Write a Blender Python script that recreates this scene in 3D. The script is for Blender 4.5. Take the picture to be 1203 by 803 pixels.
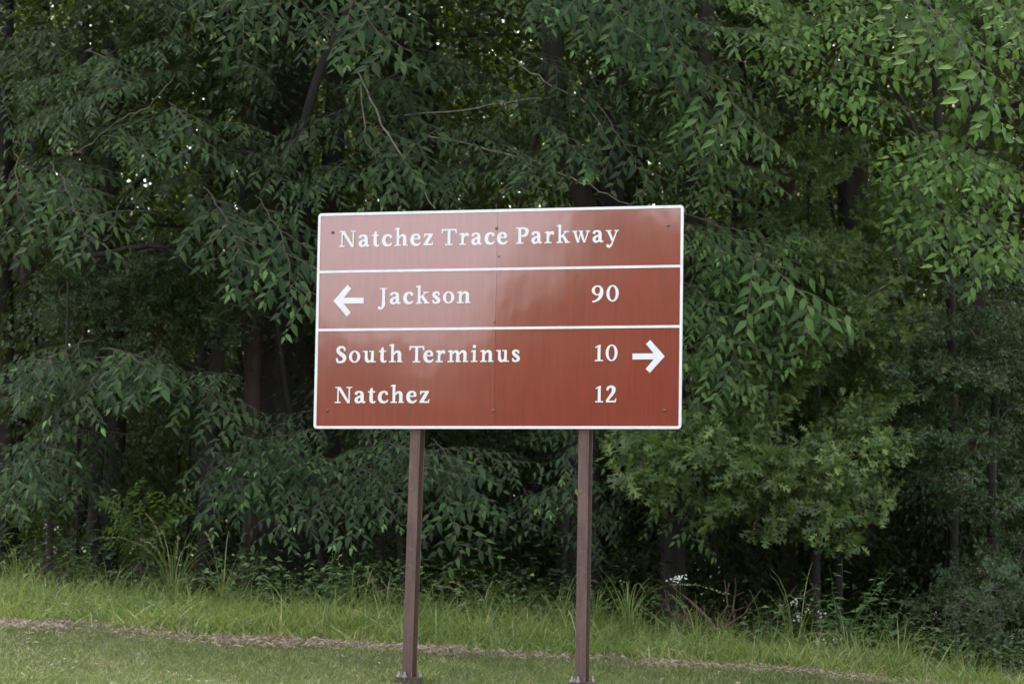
import bpy, math, random
import numpy as np
from mathutils import Matrix, Vector

random.seed(7)
RNG = np.random.default_rng(11)
R = math.radians
scene = bpy.context.scene
for o in list(bpy.data.objects):
    bpy.data.objects.remove(o)
COL = scene.collection

# ------------------------------------------------------------------ camera
CAMZ = 1.5
FPX = 3100.5                      # focal length in pixels of a 1203 px wide picture
PITCH, ROLL = R(5.022), R(0.947)
FWD = np.array([0, math.cos(PITCH), math.sin(PITCH)])
RGT0 = np.array([1.0, 0, 0])
UP0 = np.cross(RGT0, FWD)
RGT = math.cos(ROLL) * RGT0 + math.sin(ROLL) * UP0
UPV = -math.sin(ROLL) * RGT0 + math.cos(ROLL) * UP0
cam_d = bpy.data.cameras.new("camera")
cam = bpy.data.objects.new("camera", cam_d)
COL.objects.link(cam)
cam.matrix_world = Matrix(((RGT[0], UPV[0], -FWD[0], 0), (RGT[1], UPV[1], -FWD[1], 0),
                           (RGT[2], UPV[2], -FWD[2], CAMZ), (0, 0, 0, 1)))
cam_d.sensor_fit = 'HORIZONTAL'
cam_d.sensor_width = 36
cam_d.lens = FPX / 1203 * 36
cam_d.clip_end = 3000
cam_d.dof.use_dof = True
cam_d.dof.focus_distance = 21.3
cam_d.dof.aperture_fstop = 3.6
scene.camera = cam


def at(px, py, Y):
    """world point seen at a photo pixel, at Y metres in front of the viewpoint"""
    d = FWD + RGT * ((px - 601.5) / FPX) + UPV * ((401.5 - py) / FPX)
    d = d * (Y / d[1])
    return d + np.array([0, 0, CAMZ])


# ------------------------------------------------------------------ world, sun, exposure
SUN_EL, SUN_AZ = R(60), R(338)    # azimuth clockwise from +Y (the view direction)
world = bpy.data.worlds.new("World")
scene.world = world
world.use_nodes = True
wn = world.node_tree
wn.nodes.clear()
sky = wn.nodes.new('ShaderNodeTexSky')
sky.sky_type = 'NISHITA'
sky.sun_disc = False
sky.sun_elevation = SUN_EL
sky.sun_rotation = SUN_AZ
sky.air_density = 1.0
sky.dust_density = 6.0
sky.ozone_density = 1.0
hsv = wn.nodes.new('ShaderNodeHueSaturation')
hsv.inputs['Saturation'].default_value = 0.42      # thin overcast
bg = wn.nodes.new('ShaderNodeBackground')
bg.inputs['Strength'].default_value = 0.15
wo = wn.nodes.new('ShaderNodeOutputWorld')
wn.links.new(sky.outputs[0], hsv.inputs['Color'])
wn.links.new(hsv.outputs[0], bg.inputs['Color'])
wn.links.new(bg.outputs[0], wo.inputs['Surface'])
sun_d = bpy.data.lights.new("sun", 'SUN')
sun_d.energy = 1.5
sun_d.angle = R(14)
sun_d.color = (1.0, 0.95, 0.87)
sun = bpy.data.objects.new("sun", sun_d)
COL.objects.link(sun)
sdir = Vector((math.sin(SUN_AZ) * math.cos(SUN_EL), math.cos(SUN_AZ) * math.cos(SUN_EL), math.sin(SUN_EL)))
sun.rotation_euler = (-sdir).to_track_quat('-Z', 'Y').to_euler()
scene.view_settings.view_transform = 'Standard'
scene.view_settings.look = 'None'
scene.view_settings.exposure = 2.4
scene.view_settings.gamma = 1
scene.view_settings.use_curve_mapping = False
scene.cycles.max_bounces = 4
scene.cycles.diffuse_bounces = 3
scene.cycles.glossy_bounces = 2
scene.cycles.transmission_bounces = 3
scene.cycles.use_adaptive_sampling = True
scene.cycles.adaptive_threshold = .02


# ------------------------------------------------------------------ helpers: materials
def nodes_of(name):
    m = bpy.data.materials.new(name)
    m.use_nodes = True
    nt = m.node_tree
    nt.nodes.clear()
    return m, nt, nt.nodes.new, nt.links.new


def ramp(N, L, fac, stops):
    r = N('ShaderNodeValToRGB')
    e = r.color_ramp.elements
    e[0].position, e[0].color = stops[0][0], (*stops[0][1], 1)
    e[1].position, e[1].color = stops[-1][0], (*stops[-1][1], 1)
    for p, c in stops[1:-1]:
        k = e.new(p)
        k.color = (*c, 1)
    L(fac, r.inputs[0])
    return r.outputs[0]


def leaf_mat(name, cols, trans, tfac=0.35, rough=0.5, spec=0.5, patchy=0):
    """leaf: glossy-ish face plus light passing through; every leaf its own tone"""
    m, nt, N, L = nodes_of(name)
    g = N('ShaderNodeNewGeometry')
    n = len(cols)
    c = ramp(N, L, g.outputs['Random Per Island'], [(i / (n - 1), cols[i]) for i in range(n)])
    oi = N('ShaderNodeObjectInfo')
    mr = N('ShaderNodeMapRange')
    mr.inputs['To Min'].default_value, mr.inputs['To Max'].default_value = 0.75, 1.25
    L(oi.outputs['Random'], mr.inputs['Value'])
    h = N('ShaderNodeHueSaturation')
    L(c, h.inputs['Color'])
    L(mr.outputs[0], h.inputs['Value'])
    if patchy:                                   # drier and lusher patches of turf
        nz = N('ShaderNodeTexNoise'); nz.inputs['Scale'].default_value = patchy; nz.inputs['Detail'].default_value = 5
        L(g.outputs['Position'], nz.inputs['Vector'])
        dry = N('ShaderNodeMix'); dry.data_type = 'RGBA'; dry.blend_type = 'MULTIPLY'
        dry.inputs['Factor'].default_value = 1
        L(c, dry.inputs['A'])
        L(ramp(N, L, nz.outputs[0], [(.34, (.70, .80, .68)), (.5, (1, 1, 1)), (.66, (1.45, 1.15, 1.2))]), dry.inputs['B'])
        L(dry.outputs['Result'], h.inputs['Color'])
    p = N('ShaderNodeBsdfPrincipled')
    L(h.outputs[0], p.inputs['Base Color'])
    p.inputs['Roughness'].default_value = rough
    p.inputs['Specular IOR Level'].default_value = spec
    t = N('ShaderNodeBsdfTranslucent')
    t.inputs['Color'].default_value = (*trans, 1)
    mx = N('ShaderNodeMixShader')
    mx.inputs[0].default_value = tfac
    L(p.outputs[0], mx.inputs[1])
    L(t.outputs[0], mx.inputs[2])
    out = N('ShaderNodeOutputMaterial')
    L(mx.outputs[0], out.inputs[0])
    return m


def plain_mat(name, col, col2=None, scale=8, rough=0.7, spec=0.4, metal=0, bump=0, stretch=(1, 1, 1), detail=4):
    m, nt, N, L = nodes_of(name)
    p = N('ShaderNodeBsdfPrincipled')
    p.inputs['Roughness'].default_value = rough
    p.inputs['Specular IOR Level'].default_value = spec
    p.inputs['Metallic'].default_value = metal
    if col2 is None:
        col2 = tuple(c * 0.8 for c in col)
    tc = N('ShaderNodeTexCoord')
    mp = N('ShaderNodeMapping')
    mp.inputs['Scale'].default_value = stretch
    L(tc.outputs['Object'], mp.inputs[0])
    nz = N('ShaderNodeTexNoise')
    nz.inputs['Scale'].default_value = scale
    nz.inputs['Detail'].default_value = detail
    L(mp.outputs[0], nz.inputs['Vector'])
    L(ramp(N, L, nz.outputs[0], [(0.3, col), (0.7, col2)]), p.inputs['Base Color'])
    if bump:
        b = N('ShaderNodeBump')
        b.inputs['Strength'].default_value = 1
        b.inputs['Distance'].default_value = bump
        L(nz.outputs[0], b.inputs['Height'])
        L(b.outputs[0], p.inputs['Normal'])
    out = N('ShaderNodeOutputMaterial')
    L(p.outputs[0], out.inputs[0])
    return m


M = {}
M['elm'] = leaf_mat('elm_leaf', [(.009, .023, .009), (.021, .048, .017), (.037, .076, .025), (.064, .118, .033)], (.11, .19, .028), .25, .6, .2)
M['elmbig'] = M['elm']
M['yellowish'] = leaf_mat('yellowish_leaf', [(.012, .032, .008), (.034, .076, .016), (.062, .122, .025), (.10, .175, .036)], (.14, .24, .028), .28, .55, .25)
M['yellowishbig'] = M['yellowish']
M['elm_tip'] = leaf_mat('young_leaf', [(.09, .19, .045), (.14, .27, .06)], (.18, .32, .05), .35, .45, .45)
M['cherry'] = leaf_mat('cherry_leaf', [(.018, .048, .009), (.052, .118, .018), (.095, .19, .03), (.15, .26, .045)], (.17, .30, .025), .34, .5, .3)
M['oak'] = leaf_mat('oak_leaf', [(.028, .058, .013), (.075, .125, .028), (.14, .20, .048)], (.14, .24, .04), .3, .46, .35)
M['wateroak'] = leaf_mat('small_leaf', [(.012, .03, .008), (.032, .068, .017), (.065, .12, .032)], (.09, .16, .03), .26, .36, .45)
M['wood'] = leaf_mat('wood_leaf', [(.012, .026, .009), (.02, .04, .012), (.03, .054, .014)], (.13, .19, .022), .24, .55, .25)
M['weed'] = leaf_mat('weed_leaf', [(.035, .075, .022), (.055, .11, .032), (.075, .14, .04)], (.11, .19, .035), .32, .5, .4)
M['grass'] = leaf_mat('tall_grass', [(.03, .055, .016), (.075, .125, .03), (.13, .19, .045), (.19, .25, .065), (.30, .26, .14)], (.18, .25, .05), .35, .55, .3, 1.6)
M['mown'] = leaf_mat('mown_grass', [(.04, .075, .02), (.085, .14, .036), (.14, .195, .052), (.24, .215, .115)], (.14, .18, .045), .3, .55, .3, 2.2)
M['straw'] = leaf_mat('straw', [(.15, .11, .092), (.25, .19, .16), (.35, .275, .23), (.11, .08, .066)], (.3, .23, .15), .15, .7, .2)
M['seed'] = leaf_mat('seed_head', [(.13, .15, .065), (.19, .19, .09), (.25, .23, .12)], (.3, .3, .14), .25, .6, .3)
M['petal'] = leaf_mat('white_petal', [(.68, .68, .64), (.78, .78, .74)], (.6, .6, .55), .25, .6, .3)
M['bark'] = plain_mat('bark', (.06, .048, .044), (.024, .02, .019), 7, .9, .2, 0, .03, (1, 1, .16), 8)
M['bark_red'] = plain_mat('red_bark', (.10, .062, .052), (.045, .03, .026), 7, .9, .2, 0, .03, (1, 1, .16), 8)
M['twig'] = plain_mat('twig_bark', (.11, .085, .07), (.07, .055, .045), 20, .85, .2)
M['pale_twig'] = plain_mat('pale_twig_bark', (.26, .22, .18), (.14, .115, .095), 14, .85, .2)
M['dead'] = plain_mat('dead_wood', (.12, .07, .056), (.06, .036, .03), 9, .9, .2, 0, .01)


# ------------------------------------------------------------------ helpers: meshes and objects
def mesh_np(name, verts, faces, mats, midx=None, smooth=False):
    """verts (n,3); faces: list of (m,k) index arrays; midx: material index per faces-array"""
    me = bpy.data.meshes.new(name)
    verts = np.asarray(verts, np.float32)
    me.vertices.add(len(verts))
    me.vertices.foreach_set('co', verts.ravel())
    loops = np.concatenate([np.asarray(f).ravel() for f in faces]).astype(np.int32)
    tot = np.concatenate([np.full(len(f), np.asarray(f).shape[1]) for f in faces]).astype(np.int32)
    start = np.concatenate([[0], np.cumsum(tot)[:-1]]).astype(np.int32)
    me.loops.add(len(loops))
    me.loops.foreach_set('vertex_index', loops)
    me.polygons.add(len(tot))
    me.polygons.foreach_set('loop_start', start)
    me.polygons.foreach_set('loop_total', tot)
    for m in mats:
        me.materials.append(m)
    if midx is not None:
        mi = np.concatenate([np.full(len(f), i) for f, i in zip(faces, midx)]).astype(np.int32)
        me.polygons.foreach_set('material_index', mi)
    me.polygons.foreach_set('use_smooth', np.full(len(tot), bool(smooth)))
    me.update(calc_edges=True)
    return me


def obj(name, me, parent=None, loc=None):
    o = bpy.data.objects.new(name, me)
    COL.objects.link(o)
    if parent is not None:
        o.parent = parent
    if loc is not None:
        o.location = loc
    return o


def tag(o, label=None, cat=None, group=None, kind=None):
    if label: o['label'] = label
    if cat: o['category'] = cat
    if group: o['group'] = group
    if kind: o['kind'] = kind
    return o


def thing(name, loc, label, cat, group=None, rz=0):
    o = obj(name, None, None, loc)
    o.empty_display_size = .3
    o.rotation_euler = (0, 0, rz)
    return tag(o, label, cat, group)


def rel(p, t):
    """world point -> local point of an unrotated thing"""
    return np.asarray(p, float) - np.array(t.location)


class MB:
    """collects pieces into one mesh"""
    def __init__(s):
        s.v, s.f, s.m, s.n = [], [], [], 0

    def add(s, v, faces, mi=0):
        v = np.asarray(v, float)
        s.v.append(v)
        for f in faces:
            f = np.asarray(f)
            if f.ndim == 1:
                f = f[None]
            s.f.append(f + s.n)
            s.m.append(mi)
        s.n += len(v)

    def box(s, c, h, mi=0, bev=0.0):
        c, h = np.array(c, float), np.array(h, float)
        sg = np.array([[x, y, z] for x in (-1, 1) for y in (-1, 1) for z in (-1, 1)], float)
        q = np.array([[0, 1, 3, 2], [4, 6, 7, 5], [0, 4, 5, 1], [2, 3, 7, 6], [0, 2, 6, 4], [1, 5, 7, 3]])
        s.add(c + sg * h, [q], mi)

    def tube(s, pts, rad, k=6, mi=0, rough=0.0, cap=False):
        pts = np.asarray(pts, float)
        rad = np.broadcast_to(np.asarray(rad, float), (len(pts),))
        t = np.gradient(pts, axis=0)
        t /= np.linalg.norm(t, axis=1)[:, None] + 1e-9
        ref = np.array([0, 0, 1.0]) if abs(t[:, 2]).mean() < .8 else np.array([1.0, 0, 0])
        a = np.cross(t, ref)
        a /= np.linalg.norm(a, axis=1)[:, None] + 1e-9
        b = np.cross(t, a)
        th = np.arange(k) * 2 * math.pi / k
        rr = rad[:, None] * (1 + (RNG.uniform(-rough, rough, (len(pts), k)) if rough else 0))
        v = pts[:, None] + (a[:, None] * np.cos(th)[None, :, None] + b[:, None] * np.sin(th)[None, :, None]) * rr[:, :, None]
        n = len(pts)
        i, j = np.meshgrid(np.arange(n - 1), np.arange(k), indexing='ij')
        j2 = (j + 1) % k
        q = np.stack([i * k + j, i * k + j2, (i + 1) * k + j2, (i + 1) * k + j], -1).reshape(-1, 4)
        fs = [q]
        if cap:
            fs.append(np.arange(k)[::-1])
            fs.append(np.arange(k) + (n - 1) * k)
        s.add(v.reshape(-1, 3), fs, mi)

    def leaves(s, tmpl, pos, axis, nrm, size, mi=0):
        tv, tf = tmpl
        pos, axis, nrm, size = (np.asarray(x, float) for x in (pos, axis, nrm, size))
        axis = axis / (np.linalg.norm(axis, axis=1)[:, None] + 1e-9)
        side = np.cross(nrm, axis)
        side /= np.linalg.norm(side, axis=1)[:, None] + 1e-9
        nn = np.cross(axis, side)
        v = pos[:, None] + size[:, None, None] * (tv[None, :, 0, None] * axis[:, None] + tv[None, :, 1, None] * side[:, None] + tv[None, :, 2, None] * nn[:, None])
        off = np.arange(len(pos))[:, None, None] * len(tv)
        fs = [(np.asarray(f)[None] + off).reshape(-1, np.asarray(f).shape[1]) for f in tf]
        s.add(v.reshape(-1, 3), fs, mi)

    def mesh(s, name, mats, smooth=False):
        return mesh_np(name, np.concatenate(s.v), s.f, mats, s.m, smooth)


def catmull(P, n=8):
    P = np.asarray(P, float)
    Q = np.vstack([2 * P[0] - P[1], P, 2 * P[-1] - P[-2]])
    out = []
    for i in range(1, len(Q) - 2):
        for k in range(n):
            t = k / n
            out.append(.5 * ((2 * Q[i]) + (-Q[i - 1] + Q[i + 1]) * t + (2 * Q[i - 1] - 5 * Q[i] + 4 * Q[i + 1] - Q[i + 2]) * t * t
                             + (-Q[i - 1] + 3 * Q[i] - 3 * Q[i + 1] + Q[i + 2]) * t ** 3))
    out.append(P[-1])
    return np.array(out)


# ------------------------------------------------------------------ the ground
_py = np.array([-600, -60, 0, 10, 15, 19, 20, 21, 22, 23, 24.5, 26, 28, 32, 40, 60, 100, 600.])
_pz = np.array([-1.5, -1.5, -1.5, -1.42, -1.3, -1.14, -1.07, -.98, -.84, -.72, -.60, -.53, -.47, -.36, -.2, 0, .1, .1])


def ground_z(x, y):
    x, y = np.asarray(x, float), np.asarray(y, float)
    z = np.interp(y, _py, _pz) - .047 * 12 * np.tanh(x / 12) * np.clip((y + 5) / 20, 0, 1)
    z = z - .085 * np.clip(x - 1.6, 0, 6) * np.clip((y - 23) / 2, 0, 1)
    z = z + .02 * np.sin(x * 1.7 + y * .6) * np.sin(y * 1.9 - x * .4) + .012 * np.sin(x * 4.1) * np.sin(y * 3.7)
    return z + CAMZ


def axis_pts(lo, hi, fine_lo, fine_hi, step):
    a = list(np.arange(fine_lo, fine_hi + step / 2, step))
    d, v = step, fine_hi
    while v < hi:
        d *= 1.35
        v += d
        a.append(v)
    d, v = step, fine_lo
    while v > lo:
        d *= 1.35
        v -= d
        a.insert(0, v)
    return np.array(a)


gx, gy = axis_pts(-600, 600, -9, 9, .25), axis_pts(-600, 600, 14, 34, .25)
GX, GY = np.meshgrid(gx, gy)
gv = np.stack([GX, GY, ground_z(GX, GY)], -1).reshape(-1, 3)
i, j = np.meshgrid(np.arange(len(gy) - 1), np.arange(len(gx) - 1), indexing='ij')
gq = np.stack([i * len(gx) + j, i * len(gx) + j + 1, (i + 1) * len(gx) + j + 1, (i + 1) * len(gx) + j], -1).reshape(-1, 4)


def ground_mat():
    m, nt, N, L = nodes_of('ground_soil_and_grass')
    tc = N('ShaderNodeTexCoord')
    nz = N('ShaderNodeTexNoise'); nz.inputs['Scale'].default_value = 3.0; nz.inputs['Detail'].default_value = 8
    n2 = N('ShaderNodeTexNoise'); n2.inputs['Scale'].default_value = 45; n2.inputs['Detail'].default_value = 6
    L(tc.outputs['Object'], nz.inputs['Vector']); L(tc.outputs['Object'], n2.inputs['Vector'])
    turf = ramp(N, L, n2.outputs[0], [(.3, (.03, .033, .018)), (.5, (.055, .06, .028)), (.7, (.10, .082, .055))])
    litter = ramp(N, L, n2.outputs[0], [(.3, (.035, .026, .018)), (.55, (.075, .052, .035)), (.75, (.13, .09, .06))])
    sp = N('ShaderNodeSeparateXYZ'); L(tc.outputs['Object'], sp.inputs[0])
    ad = N('ShaderNodeMath'); ad.operation = 'ADD'
    ms = N('ShaderNodeMath'); ms.operation = 'MULTIPLY'; ms.inputs[1].default_value = 2.0
    L(nz.outputs[0], ms.inputs[0]); L(ms.outputs[0], ad.inputs[0]); L(sp.outputs['Y'], ad.inputs[1])
    mr = N('ShaderNodeMapRange'); mr.inputs['From Min'].default_value = 26.8; mr.inputs['From Max'].default_value = 27.8
    L(ad.outputs[0], mr.inputs['Value'])
    lt = N('ShaderNodeMath'); lt.operation = 'LESS_THAN'; lt.inputs[1].default_value = 50
    mu = N('ShaderNodeMath'); mu.operation = 'MULTIPLY'
    L(sp.outputs['Y'], lt.inputs[0]); L(lt.outputs[0], mu.inputs[0]); L(mr.outputs[0], mu.inputs[1])
    mx = N('ShaderNodeMix'); mx.data_type = 'RGBA'
    L(mu.outputs[0], mx.inputs['Factor']); L(turf, mx.inputs['A']); L(litter, mx.inputs['B'])
    p = N('ShaderNodeBsdfPrincipled'); p.inputs['Roughness'].default_value = .95; p.inputs['Specular IOR Level'].default_value = .1
    L(mx.outputs['Result'], p.inputs['Base Color'])
    b = N('ShaderNodeBump'); b.inputs['Distance'].default_value = .02; L(n2.outputs[0], b.inputs['Height']); L(b.outputs[0], p.inputs['Normal'])
    out = N('ShaderNodeOutputMaterial'); L(p.outputs[0], out.inputs[0])
    return m


tag(obj('ground', mesh_np('ground', gv, [gq], [ground_mat()], None, True)), kind='structure')

# ------------------------------------------------------------------ the sign
SW, SH = 3.05, 1.758
YAW = .2806
SC = np.array([-.1334, 21.0, 2.0297 + CAMZ])


def sign_mat():
    m, nt, N, L = nodes_of('brown_sheeting')
    tc = N('ShaderNodeTexCoord')
    p = N('ShaderNodeBsdfPrincipled')
    n1 = N('ShaderNodeTexNoise'); n1.inputs['Scale'].default_value = 1.6; n1.inputs['Detail'].default_value = 3
    L(tc.outputs['Object'], n1.inputs['Vector'])
    base = ramp(N, L, n1.outputs[0], [(.3, (.285, .050, .031)), (.7, (.315, .057, .037))])
    # fine vertical streaks of weathering
    mp = N('ShaderNodeMapping'); mp.inputs['Scale'].default_value = (30, 30, 2.2)
    L(tc.outputs['Object'], mp.inputs[0])
    n2 = N('ShaderNodeTexNoise'); n2.inputs['Scale'].default_value = 1; n2.inputs['Detail'].default_value = 5
    L(mp.outputs[0], n2.inputs['Vector'])
    st = ramp(N, L, n2.outputs[0], [(.35, (.9, .9, .9)), (.65, (1.06, 1.04, 1.04))])
    mu = N('ShaderNodeMix'); mu.data_type = 'RGBA'; mu.blend_type = 'MULTIPLY'; mu.inputs['Factor'].default_value = 1
    L(base, mu.inputs['A']); L(st, mu.inputs['B'])
    # pale scratches
    mp3 = N('ShaderNodeMapping'); mp3.inputs['Scale'].default_value = (3.2, 3, 42)
    L(tc.outputs['Object'], mp3.inputs[0])
    n3 = N('ShaderNodeTexNoise'); n3.inputs['Scale'].default_value = 1; n3.inputs['Detail'].default_value = 4; n3.inputs['Roughness'].default_value = .7
    L(mp3.outputs[0], n3.inputs['Vector'])
    sc = ramp(N, L, n3.outputs[0], [(.70, (0, 0, 0)), (.80, (.28, .28, .28))])
    m2 = N('ShaderNodeMix'); m2.data_type = 'RGBA'
    L(sc, m2.inputs['Factor']); L(mu.outputs['Result'], m2.inputs['A']); m2.inputs['B'].default_value = (.42, .2, .16, 1)
    L(m2.outputs['Result'], p.inputs['Base Color'])
    p.inputs['Roughness'].default_value = .16
    p.inputs['IOR'].default_value = 1.5
    p.inputs['Coat Weight'].default_value = 1.0
    p.inputs['Coat Roughness'].default_value = .06
    p.inputs['Coat IOR'].default_value = 2.3
    # gentle waviness of the sheet
    mp4 = N('ShaderNodeMapping'); mp4.inputs['Scale'].default_value = (3.0, 3.0, 2.0)
    L(tc.outputs['Object'], mp4.inputs[0])
    n4 = N('ShaderNodeTexNoise'); n4.inputs['Scale'].default_value = 1; n4.inputs['Detail'].default_value = 2.5
    L(mp4.outputs[0], n4.inputs['Vector'])
    b = N('ShaderNodeBump'); b.inputs['Distance'].default_value = .0013
    L(n4.outputs[0], b.inputs['Height'])
    L(b.outputs[0], p.inputs['Normal']); L(b.outputs[0], p.inputs['Coat Normal'])
    out = N('ShaderNodeOutputMaterial'); L(p.outputs[0], out.inputs[0])
    return m


M['sign'] = sign_mat()
M['white'] = plain_mat('white_sheeting', (.89, .88, .89), (.77, .76, .77), 9, .35, .5)
def post_mat():
    m = plain_mat('brown_painted_steel', (.17, .098, .080), (.095, .056, .047), 5, .5, .45, 0, .0006, (6, 6, .8), 7)
    nt = m.node_tree; N, L = nt.nodes.new, nt.links.new
    p = [q for q in nt.nodes if q.type == 'BSDF_PRINCIPLED'][0]
    src = p.inputs['Base Color'].links[0].from_socket
    tc = [q for q in nt.nodes if q.type == 'TEX_COORD'][0]
    n = N('ShaderNodeTexNoise'); n.inputs['Scale'].default_value = 38; n.inputs['Detail'].default_value = 9; n.inputs['Roughness'].default_value = .7
    L(tc.outputs['Object'], n.inputs['Vector'])
    f = ramp(N, L, n.outputs[0], [(.58, (0, 0, 0)), (.66, (.8, .8, .8))])
    mx = N('ShaderNodeMix'); mx.data_type = 'RGBA'
    L(f, mx.inputs['Factor']); L(src, mx.inputs['A']); mx.inputs['B'].default_value = (.20, .15, .13, 1)
    L(mx.outputs['Result'], p.inputs['Base Color'])
    return m


M['post'] = post_mat()
M['rust'] = plain_mat('weathered_plate', (.11, .07, .06), (.06, .042, .038), 25, .8, .3, 0, .002)
M['galv'] = plain_mat('galvanised_bolt', (.42, .41, .40), (.25, .25, .25), 40, .55, .5, .5)
M['alu'] = plain_mat('aluminium_back', (.4, .4, .41), (.33, .33, .34), 10, .45, .5, .8)
M['bolt'] = plain_mat('sign_rivet', (.20, .10, .085), (.13, .07, .06), 60, .35, .6, .3)

sign = thing('road_sign', (SC[0], SC[1], float(ground_z(SC[0], SC[1]))),
             'brown roadside direction sign with white serif lettering on two steel posts', 'road sign', rz=-YAW)
ZS = SC[2] - sign.location[2]          # sign centre above the thing's base; local x along the sign, local -y faces the road


def ring_verts(w, h, r, k=5):
    out = []
    for cx, cy, a0 in ((w / 2 - r, h / 2 - r, 0), (-w / 2 + r, h / 2 - r, 90), (-w / 2 + r, -h / 2 + r, 180), (w / 2 - r, -h / 2 + r, 270)):
        for q in range(k):
            a = R(a0 + 90 * q / (k - 1))
            out.append((cx + r * math.cos(a), cy + r * math.sin(a)))
    return np.array(out)


# two sheets butted at the middle, each a hair out of plane
for sgn in (-1, 1):
    mb = MB()
    full = ring_verts(SW, SH, .026, 6)
    half = [p for p in full if p[0] * sgn > 0]
    half += [(.0012 * sgn, -SH / 2), (.0012 * sgn, SH / 2)]
    cx, cy = np.mean(half, 0)
    half = sorted(half, key=lambda p: math.atan2(p[1] - cy, p[0] - cx))
    n = len(half)
    f = [(x, 0, y) for x, y in half]
    bk = [(x, .004, y) for x, y in half]
    mb.add(f, [np.arange(n)])
    mb.add(bk, [np.arange(n)[::-1]], 1)
    k = np.arange(n)
    mb.add(f + bk, [np.stack([k, (k + 1) % n + n * 0, (k + 1) % n + n, k + n], -1)[:, ::-1]], 1)
    po = obj('panel', mb.mesh('panel', [M['sign'], M['alu']]), sign, (0, 0, ZS))
    po.rotation_euler = (R(.05) * sgn, 0, R(.05) * sgn)

# white border and the two dividing bars
BW = .021
o_, i_ = ring_verts(SW + .002, SH + .002, .027, 6), ring_verts(SW - 2 * BW, SH - 2 * BW, .009, 6)
n = len(o_)
k = np.arange(n)
mb = MB()
yo = -.0055
v = [(x, yo, y) for x, y in o_] + [(x, yo, y) for x, y in i_] + [(x, .0006, y) for x, y in o_] + [(x, .0006, y) for x, y in i_]
k2 = (k + 1) % n
mb.add(v, [np.stack([k, k + n, k2 + n, k2], -1), np.stack([k + 2 * n, k, k2, k2 + 2 * n], -1), np.stack([k + n, k + 3 * n, k2 + 3 * n, k2 + n], -1)])
obj('border', mb.mesh('border', [M['white']]), sign, (0, 0, ZS))
for vz in (.398, -.077):
    mb = MB()
    mb.box((0, -.002, vz), (SW / 2 - BW + .004, .0028, .0102))
    obj('divider_bar', mb.mesh('divider_bar', [M['white']]), sign, (0, 0, ZS))

# lettering: every glyph drawn from strokes (p: polyline with widths, r: rectangle, g: polygon, d: dot, o: ring)
SER = .078
FLAG = lambda x, y: ('g', [(x - .13, y - .045), (x, y + .02), (x + .17, y + .02), (x + .17, y - .1), (x - .13, y - .085)])
STEM = lambda x, y0, y1: ('r', x, y0, x + .17, y1)
FOOT = lambda x0, x1: ('r', x0, 0, x1, SER)


def arch(x, y0=0):
    return [('p', [(x - .02, .48, .06), (x + .09, .62, .09), (x + .23, .655, .13), (x + .33, .56, .17), (x + .345, .4, .17), (x + .345, y0, .17)])]


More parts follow.
